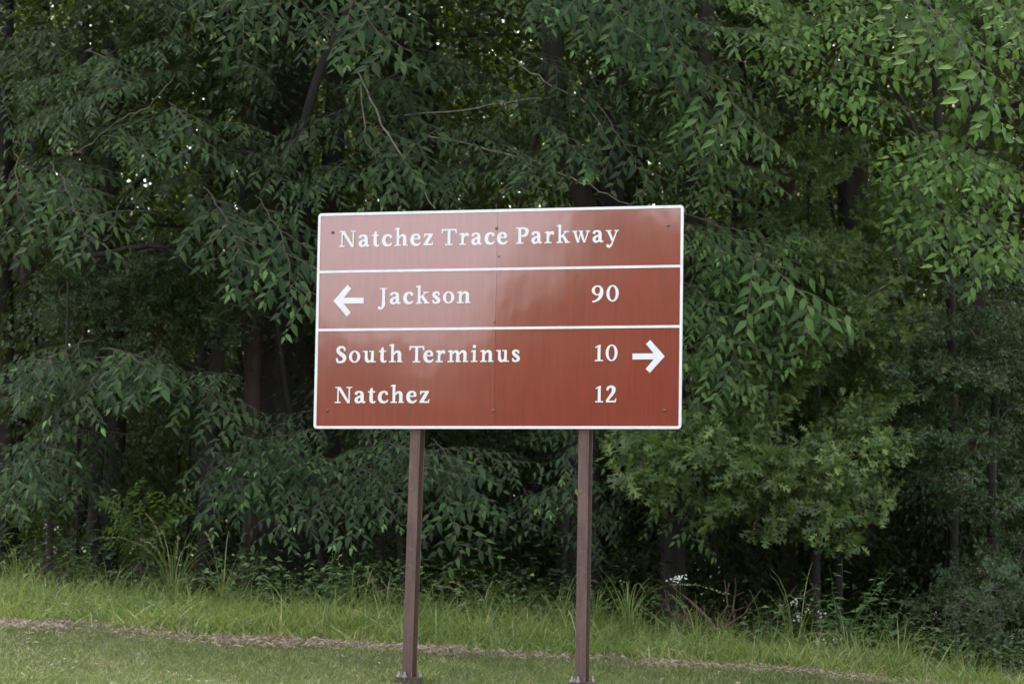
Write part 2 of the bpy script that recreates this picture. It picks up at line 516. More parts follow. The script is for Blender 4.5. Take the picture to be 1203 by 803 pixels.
GL = {
    'N': (1.09, [('r', .155, 0, .245, .97), ('r', 0, 0, .38, SER), ('r', .02, .935, .3, 1), ('g', [(.12, 1), (.34, 1), (.955, 0), (.80, -.02)]), ('r', .86, .0, .95, 1), ('r', .72, .935, 1.09, 1)]),
    'a': (.69, [('p', [(.08, .52, .15), (.13, .65, .11), (.28, .69, .09), (.42, .64, .14), (.47, .5, .17), (.47, .14, .17)]), ('p', [(.47, .18, .15), (.54, .05, .11), (.69, .07, .06)]),
                ('p', [(.45, .43, .08), (.25, .37, .1), (.11, .24, .16), (.13, .09, .14), (.25, .04, .11), (.38, .09, .09), (.46, .18, .08)])]),
    't': (.48, [('p', [(.235, .93, .05), (.21, .74, .15), (.2, .2, .17), (.26, .06, .13), (.36, .035, .09), (.48, .1, .05)]), ('r', 0, .645, .45, .73)]),
    'c': (.63, [('p', [(.58, .53, .1), (.5, .65, .1), (.35, .69, .09), (.18, .59, .16), (.105, .36, .19), (.18, .13, .17), (.36, .04, .11), (.52, .08, .085), (.63, .19, .05)]), ('d', .535, .565, .085)]),
    'h': (.84, [STEM(.13, 0, 1.1), FLAG(.13, 1.1), FOOT(.01, .42), FOOT(.5, .84)] + arch(.3)),
    'e': (.64, [('r', .12, .37, .58, .45), ('p', [(.535, .4, .14), (.53, .55, .13), (.45, .66, .1), (.34, .69, .09), (.17, .59, .16), (.105, .36, .19), (.18, .13, .17), (.36, .04, .12), (.53, .08, .09), (.64, .19, .05)])]),
    'z': (.65, [('r', .07, .63, .61, .73), ('g', [(.05, .5), (.11, .5), (.16, .66), (.07, .73)]), ('g', [(.38, .67), (.61, .67), (.27, .06), (.03, .06)]), ('r', .03, 0, .62, .1), ('g', [(.53, .09), (.62, .24), (.65, .24), (.62, 0)])]),
    'T': (.97, [('r', .02, .905, .95, 1), ('g', [(0, .74), (.05, .74), (.14, .93), (.02, 1)]), ('g', [(.97, .74), (.92, .74), (.83, .93), (.95, 1)]), ('r', .39, 0, .58, .95), ('r', .24, 0, .73, SER)]),
    'r': (.62, [STEM(.14, 0, .68), FLAG(.14, .71), FOOT(.01, .46), ('p', [(.28, .46, .07), (.36, .6, .1), (.46, .66, .13), (.6, .64, .12)]), ('d', .535, .6, .085)]),
    'P': (.84, [('r', .15, 0, .34, 1), ('r', 0, 0, .5, SER), ('r', 0, .935, .34, 1), ('p', [(.3, .96, .08), (.5, .955, .09), (.68, .85, .17), (.7, .7, .18), (.62, .54, .15), (.46, .475, .09), (.3, .48, .07)])]),
    'k': (.86, [STEM(.13, 0, 1.1), FLAG(.13, 1.1), FOOT(.01, .42), ('g', [(.28, .31), (.28, .42), (.56, .69), (.67, .69)]), ('r', .46, .67, .82, .73), ('g', [(.34, .4), (.47, .51), (.82, .0), (.6, .0)]), ('r', .54, 0, .88, SER)]),
    'w': (1.14, [('g', [(.06, .7), (.24, .7), (.42, 0), (.31, 0)]), ('g', [(.34, 0), (.42, 0), (.59, .7), (.52, .7)]), ('g', [(.45, .7), (.63, .7), (.82, 0), (.71, 0)]), ('g', [(.74, 0), (.82, 0), (1.05, .7), (.97, .7)]), ('r', 0, .67, .33, .73), ('r', .42, .67, .7, .73), ('r', .86, .67, 1.14, .73)]),
    'y': (.82, [('g', [(.07, .7), (.26, .7), (.5, .07), (.41, -.02)]), ('g', [(.74, .7), (.65, .7), (.35, -.1), (.43, -.12)]), ('p', [(.4, -.07, .08), (.31, -.22, .1), (.2, -.28, .1), (.11, -.25, .1)]), ('d', .125, -.21, .085), ('r', 0, .67, .36, .73), ('r', .54, .67, .83, .73)]),
    'J': (.6, [('r', .14, .935, .6, 1), ('r', .27, .08, .46, .97), ('p', [(.365, .12, .19), (.345, -.1, .15), (.25, -.26, .1), (.1, -.28, .1)]), ('d', .095, -.225, .09)]),
    's': (.53, [('p', [(.43, .5, .07), (.39, .64, .09), (.25, .69, .09), (.12, .61, .14), (.13, .48, .15), (.28, .36, .17), (.41, .24, .16), (.4, .11, .14), (.27, .04, .09), (.11, .07, .09), (.06, .22, .06)])]),
    'o': (.70, [('o', .35, .36, .26, .335, .18, .08)]),
    'n': (.86, [STEM(.14, 0, .68), FLAG(.14, .71), FOOT(.01, .43), FOOT(.51, .86)] + arch(.31)),
    'S': (.68, [('p', [(.56, .72, .07), (.52, .9, .1), (.35, .97, .1), (.17, .88, .16), (.15, .71, .18), (.31, .54, .2), (.51, .39, .2), (.55, .22, .17), (.46, .08, .13), (.29, .03, .1), (.12, .07, .1), (.06, .28, .06)])]),
    'u': (.86, [STEM(.14, .2, .7), ('r', .01, .655, .31, .72), ('p', [(.225, .26, .17), (.27, .11, .15), (.38, .05, .11), (.5, .1, .08), (.58, .2, .07)]), STEM(.53, 0, .7), ('r', .41, .655, .7, .72), ('r', .55, 0, .84, SER)]),
    'm': (1.34, [STEM(.14, 0, .68), FLAG(.14, .71), FOOT(.01, .42), FOOT(.53, .86), FOOT(.98, 1.33)] + arch(.31) + arch(.77)),
    'i': (.44, [STEM(.14, 0, .68), FLAG(.14, .71), FOOT(.01, .44), ('d', .22, .95, .105)]),
    '9': (.66, [('o', .32, .69, .23, .265, .16, .08), ('p', [(.55, .68, .16), (.53, .45, .16), (.42, .2, .13), (.25, .06, .09), (.05, .0, .06)])]),
    '0': (.68, [('o', .34, .5, .255, .465, .16, .08)]),
    '1': (.48, [('r', .17, 0, .34, .96), ('g', [(.03, .8), (.03, .86), (.29, 1.0), (.34, 1.0), (.34, .9), (.2, .87)]), ('r', .02, 0, .49, SER)]),
    '2': (.64, [('p', [(.09, .72, .09), (.14, .87, .11), (.29, .95, .1), (.45, .87, .17), (.47, .7, .18), (.39, .52, .15), (.22, .29, .12), (.06, .07, .09)]), ('r', .03, 0, .59, .1), ('g', [(.52, .09), (.6, .25), (.635, .25), (.6, 0)])]),
}


def glyph_mesh(ch, s, sx):
    """solid letters about 1 mm thick standing on the sheet"""
    mb = MB()
    lay = 0
    for pr in GL[ch][1]:
        yf = -.0048 - .00006 * lay
        lay += 1

        def strip(Lp, Rp):
            a = np.array([(x * sx, yf, z * s) for x, z in Lp])
            b = np.array([(x * sx, yf, z * s) for x, z in Rp])
            m_ = len(a)
            q = np.arange(m_ - 1)
            back = np.array([0, .0055, 0])
            mb.add(np.vstack([a, b, a + back, b + back]),
                   [np.stack([q, q + 1, q + 1 + m_, q + m_], -1), np.stack([q, q + 2 * m_, q + 1 + 2 * m_, q + 1], -1), np.stack([q + m_, q + 1 + m_, q + 1 + 3 * m_, q + 3 * m_], -1)])

        if pr[0] == 'r':
            _, x0, y0, x1, y1 = pr
            strip([(x0, y0), (x1, y0)], [(x0, y1), (x1, y1)])
        elif pr[0] == 'g':
            pts = np.array([(x * sx, yf, z * s) for x, z in pr[1]])
            m_ = len(pts)
            q = np.arange(m_)
            mb.add(np.vstack([pts, pts + [0, .0055, 0]]), [q, np.stack([q, (q + 1) % m_, (q + 1) % m_ + m_, q + m_], -1)])
        elif pr[0] == 'd':
            _, x, y, r = pr
            a = np.arange(14) * 2 * math.pi / 14
            pts = np.stack([(x + r * np.cos(a)) * sx, np.full(14, yf), (y + r * np.sin(a)) * s], -1)
            q = np.arange(14)
            mb.add(np.vstack([pts, pts + [0, .0055, 0]]), [q, np.stack([q, (q + 1) % 14, (q + 1) % 14 + 14, q + 14], -1)])
        elif pr[0] == 'o':
            _, x, y, rx, ry, ws, wt = pr
            a = np.linspace(0, 2 * math.pi, 29)
            ca, sa = np.cos(a), np.sin(a)
            strip(list(zip(x + (rx - ws / 2) * ca, y + (ry - wt / 2) * sa)), list(zip(x + (rx + ws / 2) * ca, y + (ry + wt / 2) * sa)))
        else:
            c = catmull(pr[1], 6)
            t = np.gradient(c[:, :2], axis=0)
            t /= np.linalg.norm(t, axis=1)[:, None]
            nn = np.stack([-t[:, 1], t[:, 0]], -1) * (c[:, 2:3] * 1.06 + .022) / 2
            strip(list(map(tuple, c[:, :2] + nn)), list(map(tuple, c[:, :2] - nn)))
    return mb


gcache = {}
for text, u0, u1, vb in (('Natchez', -1.342, -.533, .600), ('Trace', -.466, .086, .598), ('Parkway', .159, 1.004, .598), ('Jackson', -.997, -.211, .128),
                         ('90', .789, 1.010, .125), ('South', -1.348, -.776, -.344), ('Terminus', -.720, .209, -.346), ('10', .820, 1.007, -.346),
                         ('Natchez', -1.348, -.541, -.672), ('12', .828, 1.002, -.671)):
    CH = .131
    trk = .15
    wtot = sum(GL[c][0] for c in text) + trk * (len(text) - 1)
    if text.startswith('Te'):
        wtot -= .2
    sx = (u1 - u0) / wtot
    x = u0
    for q, c in enumerate(text):
        key = (c, round(sx, 5))
        if key not in gcache:
            gcache[key] = glyph_mesh(c, CH, sx).mesh('letter_' + c, [M['white']])
        obj('letter', gcache[key], sign, (x, 0, ZS + vb))
        x += (GL[c][0] + trk) * sx
        if text.startswith('Te') and q == 0:
            x -= .2 * sx
for d_, tipx, vz in ((1, 1.387, -.311), (-1, -1.378, .160)):
    mb = MB()
    w = .0235
    dg = .118
    tp = lambda pts: [(tipx - d_ * a, -.005, vz + b) for a, b in pts]
    out_ = [(0, 0), (dg, .129), (dg + .033, .098), (.033 + .055, w), (.259, w), (.259, -w), (.033 + .055, -w), (dg + .033, -.098), (dg, -.129)]
    pts = np.array(tp(out_))
    m_ = len(pts)
    q = np.arange(m_)
    mb.add(np.vstack([pts, pts + [0, .0055, 0]]), [np.array([[0, 1, 2], [0, 2, 3], [0, 3, 6], [0, 6, 7], [0, 7, 8], [3, 4, 5], [3, 5, 6]]), np.stack([q, (q + 1) % m_, (q + 1) % m_ + m_, q + m_], -1)])
    obj('arrow', mb.mesh('arrow', [M['white']]), sign, (0, 0, ZS))
# rivets
mb = MB()
th = np.arange(10) * 2 * math.pi / 10
for rr, yy in ((.013, 0), (.013, -.003), (.008, -.006), (.004, -.0068)):
    mb.v.append(np.stack([rr * np.cos(th), np.full(10, yy), rr * np.sin(th)], -1))
mb.n = 40
k = np.arange(10)
for q in range(3):
    mb.f.append(np.stack([k + 10 * q, (k + 1) % 10 + 10 * q, (k + 1) % 10 + 10 * q + 10, k + 10 * q + 10], -1)); mb.m.append(0)
mb.f.append((k + 30)[None]); mb.m.append(0)
riv = mb.mesh('rivet', [M['bolt']], True)
for u, v_ in ((-1.399, .722), (-.004, .728), (1.402, .72), (-1.408, -.733), (-.004, -.735), (1.392, -.736), (.018, .50), (-.012, -.03)):
    obj('rivet', riv, sign, (u, -.002, ZS + v_)).scale = (1, 1, 1) if abs(v_) > .6 else (.55, 1, .55)
# stringers behind the sheets
for vz in (.62, 0, -.62):
    mb = MB()
    mb.box((0, .024, vz), (SW / 2 - .12, .018, .03))
    obj('stringer', mb.mesh('stringer', [M['alu']]), sign, (0, 0, ZS))
# two wide-flange posts with slip bases
PLZ = (2.0297 - SH / 2 - 1.985 + CAMZ) - sign.location[2]
for U, tilt in ((-.706, .0155), (.727, .0005)):
    u = 0
    cwy = math.sin(-YAW) * U + SC[1]
    cwx = math.cos(YAW) * U + SC[0]
    gl = float(ground_z(cwx, cwy)) - sign.location[2]
    top = ZS + SH / 2 - .08
    mb = MB()
    zc, hz = (top + PLZ) / 2, (top - PLZ) / 2
    FY = .046
    mb.box((u, FY + .004, zc), (.041, .004, hz))
    mb.box((u, FY + .064, zc), (.0035, .0558, hz - .001))
    mb.box((u, FY + .124, zc), (.041, .004, hz))
    post = obj('post', mb.mesh('post', [M['post']]), sign, (U, 0, 0))
    post.rotation_euler = (0, tilt, 0)
    mb = MB()
    mb.box((u, FY + .064, PLZ - .010), (.088, .088, .0098))
    pl = obj('base_plate', mb.mesh('base_plate', [M['rust']]), post)
    mb = MB()
    mb.box((u - .006, FY + .06, PLZ - .033), (.092, .09, .0118))
    mb.box((u, FY + .064, (PLZ - .045 + gl - .2) / 2), (.041, .06, (PLZ - .045 - gl + .2) / 2))
    obj('ground_stub', mb.mesh('ground_stub', [M['rust']]), post)
    for bx_, by_ in ((-.066, .0), (.066, .128), (-.066, .128), (-.012, -.016)):
        mb = MB()
        c_ = np.array([u + bx_, FY + by_, 0])
        mb.tube([c_ + [0, 0, PLZ - .05], c_ + [0, 0, PLZ + .045]], .009, 8, 0, 0, True)
        mb.tube([c_ + [0, 0, PLZ + .001], c_ + [0, 0, PLZ + .02]], .019, 6, 0, 0, True)
        obj('bolt', mb.mesh('bolt', [M['galv']]), post)
    for vz in (.62, 0, -.62):
        mb = MB()
        mb.box((u, .0445, ZS + vz + .042), (.03, .004, .01))
        obj('clamp', mb.mesh('clamp', [M['galv']]), post)

# ------------------------------------------------------------------ leaf templates
def ovate(wid=.215, fold=.06, curl=-.12):
    xs = (.30, .66)
    v = [(0, 0, 0)]
    for x, w in zip(xs, (wid, wid * .66)):
        c = curl * x * x
        v += [(x, 0, c), (x - .02, w, c + fold * w * 4), (x - .02, -w, c + fold * w * 4)]
    v.append((1, 0, curl))
    return np.array(v), [np.array([[0, 1, 2], [0, 3, 1], [4, 7, 5], [4, 6, 7]]), np.array([[1, 4, 5, 2], [1, 3, 6, 4]])]


def diamond(wid=.28, fold=.08, curl=-.08):
    return np.array([(0, 0, 0), (.42, wid, fold), (1, 0, curl), (.42, -wid, fold)]), [np.array([[0, 2, 1], [0, 3, 2]])]


def oakleaf():
    h = [(.10, .02), (.20, .045), (.35, .27), (.35, .07), (.44, .065), (.67, .37), (.62, .085), (.72, .08), (.93, .23), (.88, .06)]
    v = [(0, 0, 0), (1, 0, -.10)]
    mid = [(x, 0, -.1 * x * x) for x in (.15, .38, .66, .88)]
    up = [(x, y, -.1 * x * x + .12 * y) for x, y in h]
    dn = [(x, -y, -.1 * x * x + .12 * y) for x, y in h]
    v += mid + up + dn
    m0, u0, d0 = 2, 6, 16
    T = []
    for b, flip in ((u0, 0), (d0, 1)):
        t = [(0, m0, b), (b, m0, b + 1), (m0, m0 + 1, b + 1), (b + 1, b + 3, b + 2), (m0 + 1, b + 3, b + 1), (m0 + 1, b + 4, b + 3), (m0 + 1, m0 + 2, b + 4),
             (b + 4, b + 6, b + 5), (m0 + 2, b + 6, b + 4), (m0 + 2, b + 7, b + 6), (m0 + 2, m0 + 3, b + 7), (b + 7, b + 9, b + 8), (m0 + 3, b + 9, b + 7), (m0 + 3, 1, b + 9)]
        T += [x[::-1] if flip else x for x in t]
    return np.array(v), [np.array(T)]


OVW = ovate(.275, .05, -.12)
OV, OVN, DI, OK = ovate(), ovate(.21, .05, -.14), diamond(), oakleaf()
OBV = (np.array([(0, 0, 0), (.5, .10, .02), (.82, .2, .03), (1, 0, -.08), (.82, -.2, .03), (.5, -.10, .02)]), [np.array([[0, 3, 2], [0, 2, 1], [0, 5, 4], [0, 4, 3]])])


def unit(v):
    v = np.asarray(v, float)
    return v / (np.linalg.norm(v) + 1e-9)


# ------------------------------------------------------------------ leafy branches (several of each kind, shared by the trees)
def spray(kind, seed):
    """leafy branch: base at the origin, chord along +X, roughly flat in XY; returns (mesh, tip spots, chord length)"""
    rg = np.random.default_rng(seed)
    mb = MB()
    P, A, Nn, S = [], [], [], []
    tips = []
    if kind in ('elm', 'elmbig', 'yellowish', 'yellowishbig', 'cherry'):
        L = 1.55
        step, leaf, ang = (.066, .142, 52) if kind in ('elm', 'yellowish') else (.09, .16, 55)
        if kind.endswith('big'):
            step, leaf, ang = .08, .175, 50
        xs = np.linspace(0, L, 14)
        bend = rg.uniform(-.10, .10)
        main = np.stack([xs, bend * np.sin(xs / L * math.pi) + .015 * rg.normal(size=14), .16 * np.sin(xs / L * math.pi) ** .8 - .02 * xs], -1)
        mb.tube(main, np.linspace(.008, .002, 14), 4, 1)
        twigs = [(main, .35)]
        sd = rg.choice([-1, 1])
        t = rg.uniform(.08, .14)
        while t < .96:
            p0 = np.array([np.interp(t * L, xs, main[:, q]) for q in range(3)])
            ln = (.25 + .55 * math.sin(min(1, (1 - t) * 1.25 + .05) * math.pi / 2)) * rg.uniform(.6, 1.05) * (.62 if t < .2 else 1)
            a = R(rg.uniform(38, 62)) * sd
            k = np.linspace(0, 1, 8)
            d = np.array([math.cos(a), math.sin(a), rg.uniform(-.12, .18)])
            tw = p0 + k[:, None] * ln * d
            tw[:, 0] += .12 * ln * k ** 2
            tw[:, 2] -= (.22 + rg.uniform(-.08, .2)) * ln * k ** 2
            tw += .008 * rg.normal(size=tw.shape) * k[:, None]
            mb.tube(tw, np.linspace(.0045, .0015, 8), 3, 1)
            twigs.append((tw, 0.12))
            sd = -sd
            t += rg.uniform(.07, .105) if kind in ('elm', 'yellowish') else rg.uniform(.085, .13)
        for tw, skip in twigs:
            seg = np.linalg.norm(np.diff(tw, axis=0), axis=1)
            cum = np.concatenate([[0], np.cumsum(seg)])
            s_ = skip * cum[-1]
            side = rg.choice([-1, 1])
            while s_ < cum[-1]:
                p = np.array([np.interp(s_, cum, tw[:, q]) for q in range(3)])
                p2 = np.array([np.interp(min(s_ + .05, cum[-1]), cum, tw[:, q]) for q in range(3)])
                p1 = np.array([np.interp(max(s_ - .05, 0), cum, tw[:, q]) for q in range(3)])
                d = unit(p2 - p1)
                sv = unit(np.cross([0, 0, 1], d))
                a = R(rg.normal(ang, 7))
                ax = math.cos(a) * d + math.sin(a) * side * sv
                ax[2] -= abs(rg.normal(.42, .13))
                f = s_ / cum[-1]
                sz = leaf * rg.uniform(.72, 1.15) * (1 - .35 * max(0, f - .75) / .25)
                P.append(p); A.append(ax); S.append(sz)
                Nn.append(unit(np.array([0, 0, 1.0]) + .2 * rg.normal(size=3)))
                side = -side
                s_ += step * rg.uniform(.8, 1.2)
            d = unit(tw[-1] - tw[-3])
            tips.append((tw[-1], d))
        tm = OVW if kind == 'cherry' else OV
    else:
        L = 1.15
        xs = np.linspace(0, L, 9)
        main = np.stack([xs, .05 * rg.normal(size=9) * (xs / L) ** .5, .12 * np.sin(xs / L * math.pi) + .03 * rg.normal(size=9) * (xs / L)], -1)
        main[0] = 0
        mb.tube(main, np.linspace(.014, .004, 9), 4, 1)
        ends = [(main[-1], unit(main[-1] - main[-2]))]
        for q in range(19 if kind == 'oak' else 20):
            t = rg.uniform(.2, .98)
            p0 = np.array([np.interp(t * L, xs, main[:, z]) for z in range(3)])
            a = R(rg.uniform(25, 75)) * rg.choice([-1, 1])
            d = unit([math.cos(a), math.sin(a), rg.uniform(-.25, .55)])
            ln = rg.uniform(.18, .5) * (1.15 - .5 * t)
            k = np.linspace(0, 1, 5)
            tw = p0 + k[:, None] * ln * d + .015 * rg.normal(size=(5, 3)) * k[:, None]
            mb.tube(tw, np.linspace(.005, .002, 5), 3, 1)
            ends.append((tw[-1], d))
            if rg.random() < .75:
                ends.append((tw[2], unit(d + .6 * rg.normal(size=3))))
        for e, d in ends:
            tips.append((e, d))
            n_ = rg.integers(5, 9) if kind == 'oak' else rg.integers(8, 14)
            u_ = unit(np.cross(d, [.1, .2, 1]))
            w_ = np.cross(d, u_)
            for z in range(n_):
                th = z * 2.4 + rg.uniform(-.3, .3)
                rad = math.cos(th) * u_ + math.sin(th) * w_
                ax = unit(d * rg.uniform(.1, .9) + rad)
                ax[2] -= rg.uniform(0, .35)
                P.append(e - d * rg.uniform(0, .06)); A.append(ax)
                Nn.append(unit(np.array([0, 0, 1.0]) + d * .5 + .35 * rg.normal(size=3)))
                S.append((.135 if kind == 'oak' else .075) * rg.uniform(.6, 1.2))
        tm = OK if kind == 'oak' else OBV
    mb.leaves(tm, P, A, Nn, S, 0)
    return mb.mesh(kind + '_branch', [M[kind], M['twig']]), tips, L


SPR = {k: [spray(k, 100 * i + s) for s in range(5)] for i, k in enumerate(('elm', 'cherry', 'oak', 'wateroak', 'elmbig', 'yellowish', 'yellowishbig'))}
mbl = MB(); mbl.leaves(OV, [(0, 0, 0)], [(1, 0, 0)], [(0, 0, 1)], [1.0]); TIPLEAF = mbl.mesh('leaf', [M['elm_tip']])


def place_spray(tree, kind, base, tip, face=.5, v=None, tipleaves=0, smin=.55, smax=1.5):
    """hang a leafy branch on a tree: from base to tip (world points); face: how far its upper side is turned to the open field"""
    me, tips, L = SPR[kind][random.randrange(5) if v is None else v]
    base, tip = np.asarray(base, float), np.asarray(tip, float)
    d = tip - base
    s = min(smax, max(smin, np.linalg.norm(d) / L))
    x = unit(d)
    up = unit(np.array([random.gauss(0, .18), -face + random.gauss(0, .12), 1.0]))
    y = unit(np.cross(up, x))
    z = np.cross(x, y)
    b0 = tip - x * L * s
    Mx = Matrix(((x[0] * s, y[0] * s, z[0] * s, b0[0]), (x[1] * s, y[1] * s, z[1] * s, b0[1]), (x[2] * s, y[2] * s, z[2] * s, b0[2]), (0, 0, 0, 1)))
    o = obj('leafy_branch', me, tree)
    o.matrix_world = Mx
    o.matrix_basis = Matrix.Translation(-tree.location) @ Mx
    if tipleaves:
        for p, dd in sorted(tips, key=lambda t_: -t_[0][0])[:tipleaves]:
            for q in range(random.randint(1, 3)):
                lf = obj('leaf', TIPLEAF, o)
                sv = unit(np.cross([0, 0, 1], dd)) * (0, 1, -1)[q]
                p = np.asarray(p) - np.asarray(dd) * (.0, .03, .05)[q]
                ax = unit(np.asarray(dd) * (1, .55, .55)[q] + sv * random.uniform(.7, 1.1) + np.array([random.gauss(0, .12), random.gauss(0, .12), random.uniform(-.7, -.3)]))
                yy = unit(np.cross([.1, 0, 1], ax))
                zz = np.cross(ax, yy)
                z_ = random.uniform(.08, .125)
                lf.matrix_basis = Matrix(((ax[0] * z_, yy[0] * z_, zz[0] * z_, p[0]), (ax[1] * z_, yy[1] * z_, zz[1] * z_, p[1]),
                                          (ax[2] * z_, yy[2] * z_, zz[2] * z_, p[2] + .004), (0, 0, 0, 1)))
    return o


# ------------------------------------------------------------------ crowns of the wood behind
def crown_mesh(name, seed, h0, h1, rad, ncl, per, leaf, mat, flat=.28):
    rg = np.random.default_rng(seed)
    mb = MB()
    P, A, Nn, S = [], [], [], []
    for q in range(ncl):
        f = rg.random()
        z = h0 + (h1 - h0) * f
        prof = math.sin(math.pi * min(1, max(0.06, .12 + .86 * f))) ** .6
        r = rad * prof * math.sqrt(rg.uniform(.12, 1))
        th = rg.uniform(0, 2 * math.pi)
        c = np.array([r * math.cos(th), r * math.sin(th), z])
        out = np.array([math.cos(th), math.sin(th), -.35])
        cr = rg.uniform(.45, .95) * rad * .34
        loc = rg.normal(size=(per, 3)) * [cr, cr, cr * flat]
        loc[:, 2] -= .25 * (loc[:, :2] ** 2).sum(1) / cr
        P.append(c + loc)
        ax = np.concatenate([loc[:, :2], np.zeros((per, 1))], 1) * .9 + out * .35 + rg.normal(size=(per, 3)) * [.35, .35, .2] * cr
        ax /= np.linalg.norm(ax, axis=1)[:, None] + 1e-6
        ax[:, 2] -= .45
        A.append(ax)
        Nn.append(np.array([0, 0, 1.0]) + rg.normal(size=(per, 3)) * .45)
        S.append(leaf * rg.uniform(.7, 1.25, per))
    mb.leaves(DI, np.concatenate(P), np.concatenate(A), np.concatenate(Nn), np.concatenate(S), 0)
    return mb.mesh(name, [mat])


def trunk_mesh(name, pts, radii, mat, limbs=(), k=10, wob=.06):
    mb = MB()
    c = catmull(np.c_[np.asarray(pts, float), np.asarray(radii, float)], 5)
    mb.tube(c[:, :3], c[:, 3], k, 0, wob)
    for lp, lr in limbs:
        c = catmull(np.c_[np.asarray(lp, float), np.asarray(lr, float)], 5)
        mb.tube(c[:, :3], c[:, 3], 6, 0, wob)
    return mb.mesh(name, [mat], True)


CROWN = [crown_mesh('crown', 40 + q, 3.2, 13.5, 3.2, 78, 108, .135, M['wood']) for q in range(4)]
LOWCROWN = [crown_mesh('crown', 60 + q, .35, 4.4, 1.7, 34, 125, .105, M['wood']) for q in range(4)]
TRUNK = []
for q in range(4):
    rg = np.random.default_rng(80 + q)
    pts = [(0, 0, -.3), (rg.normal() * .08, rg.normal() * .1, 2), (rg.normal() * .25, rg.normal() * .25, 6), (rg.normal() * .4, rg.normal() * .4, 13)]
    limbs = []
    for z in (3.5, 4.6, 5.8, 7, 8.3, 9.6):
        a = rg.uniform(0, 2 * math.pi)
        c, s = math.cos(a), math.sin(a)
        limbs.append(([(0, 0, z), (c * 1.0, s * 1.0, z + .6), (c * 2.6, s * 2.6, z + .7)], (.06, .04, .012)))
    TRUNK.append(trunk_mesh('trunk', pts, (.2, .16, .13, .03), M['bark'], limbs))
STEMS = []
for q in range(2):
    rg = np.random.default_rng(90 + q)
    limbs = []
    for z in range(7):
        a = rg.uniform(0, 2 * math.pi)
        limbs.append(([(0, 0, .1), (math.cos(a) * .3, math.sin(a) * .3, 1.2), (math.cos(a) * .9, math.sin(a) * .9, rg.uniform(2.4, 4))], (.025, .018, .006)))
    STEMS.append(trunk_mesh('trunk', [(0, 0, -.2), (0, 0, 1.5), (.1, 0, 3.8)], (.04, .03, .01), M['bark'], limbs, 6))


def wood_tree(x, y, label, group, kind=0, s=1.0, crown=None, rz=None):
    t = thing('woodland_tree' if kind == 0 else 'understory_shrub', (x, y, float(ground_z(x, y))), label, 'tree' if kind == 0 else 'shrub', group,
              random.uniform(0, 6.28) if rz is None else rz)
    t.scale = (s, s, s * random.uniform(.92, 1.08))
    if kind == 0:
        obj('trunk', random.choice(TRUNK), t)
        tag(obj('crown', random.choice(CROWN), t), kind='stuff')
    else:
        obj('trunk', random.choice(STEMS), t)
        tag(obj('crown', random.choice(LOWCROWN), t), kind='stuff')
    return t


# rows of the wood, jittered; the far side is open field
for row, (y, n_, half) in enumerate(((31.5, 7, 9.5), (34.5, 8, 11), (38, 8, 12), (43, 9, 13))):
    for q in range(n_):
        x = -half + 2 * half * (q + .5) / n_ + random.uniform(-.8, .8)
        wood_tree(x, y + random.uniform(-.9, .9), 'dark leafy woodland tree standing deep in the wood behind the edge', 'trees deep in the wood', 0, random.uniform(.9, 1.15))
for row, (y, n_, half) in enumerate(((30.2, 4, 7), (33.5, 6, 8.5), (36.5, 9, 9.5), (40, 10, 11), (44, 10, 12))):
    for q in range(n_):
        x = -half + 2 * half * (q + .5) / n_ + random.uniform(-.6, .6)
        wood_tree(x, y + random.uniform(-.6, .6), 'leafy understory shrub in the shade between the wood trunks', 'shrubs in the shade of the wood', 1, random.uniform(.75, 1.1))
ROADCROWN = [crown_mesh('road_crown', 50 + q, 1.2, 13.5, 4.2, 95, 110, .30, M['wood'], .45) for q in range(2)]
for q in range(13):
    x = -13 + 26 * (q + .5) / 13
    s_ = .55 if min(abs(x + 7.7), abs(x), abs(x - 5)) < .9 else random.uniform(.85, 1.0)
    if s_ == .55:
        continue
    t = wood_tree(x, 52 + random.uniform(-1.5, 1.5), 'pale backlit tree at the far side of the wood', 'trees at the far side of the wood', 0, s_)
    t.children[1].data = ROADCROWN[q % 2]
for px, Y, s_ in ((900, 30.5, .8), (1000, 32, .9), (1080, 30.5, .8), (1130, 33, 1), (1180, 31, .9), (960, 35, 1), (1060, 36, 1), (1160, 37, 1), (760, 31.5, .8), (575, 39, 1), (600, 42, 1.1), (545, 43, 1.1), (640, 41, 1), (120, 40, 1), (150, 43, 1.1), (600, 31, .75), (660, 34, .9), (560, 35, .9)):
    p = at(px, 650, Y)
    wood_tree(p[0], p[1], 'leafy understory shrub in the shade between the wood trunks', 'shrubs in the shade of the wood', 1, s_)
# trees across the road, seen only as a reflection in the sign
for q, (az, d, s) in enumerate(((2, 62, .95), (9, 64, 1), (16, 62, 1.02), (20.5, 66, 1.05), (23.5, 61, 1.01), (26.5, 65, 1.0), (29, 62, .94), (31.3, 65, .82), (33.5, 64, .70), (36, 66, .66), (39, 66, .66), (44, 64, .75), (51, 66, .9), (58, 60, .9),
                                (18, 72, 1.08), (22, 72, 1.1), (25, 72, 1.06), (28, 72, 1.0), (32.5, 74, .74), (37.5, 74, .7))):
    a = R(az)
    t = wood_tree(SC[0] - d * math.sin(a), SC[1] - d * math.cos(a), 'tree across the road mirrored in the glossy sign', 'trees across the road', 0, s)
    t.children[1].data = ROADCROWN[q % 2]

# ------------------------------------------------------------------ trees of the wood's edge
def tree_at(name, px, Y, label, cat='tree'):
    p = at(px, 650, Y)
    return thing(name, (p[0], p[1], float(ground_z(p[0], p[1]))), label, cat)


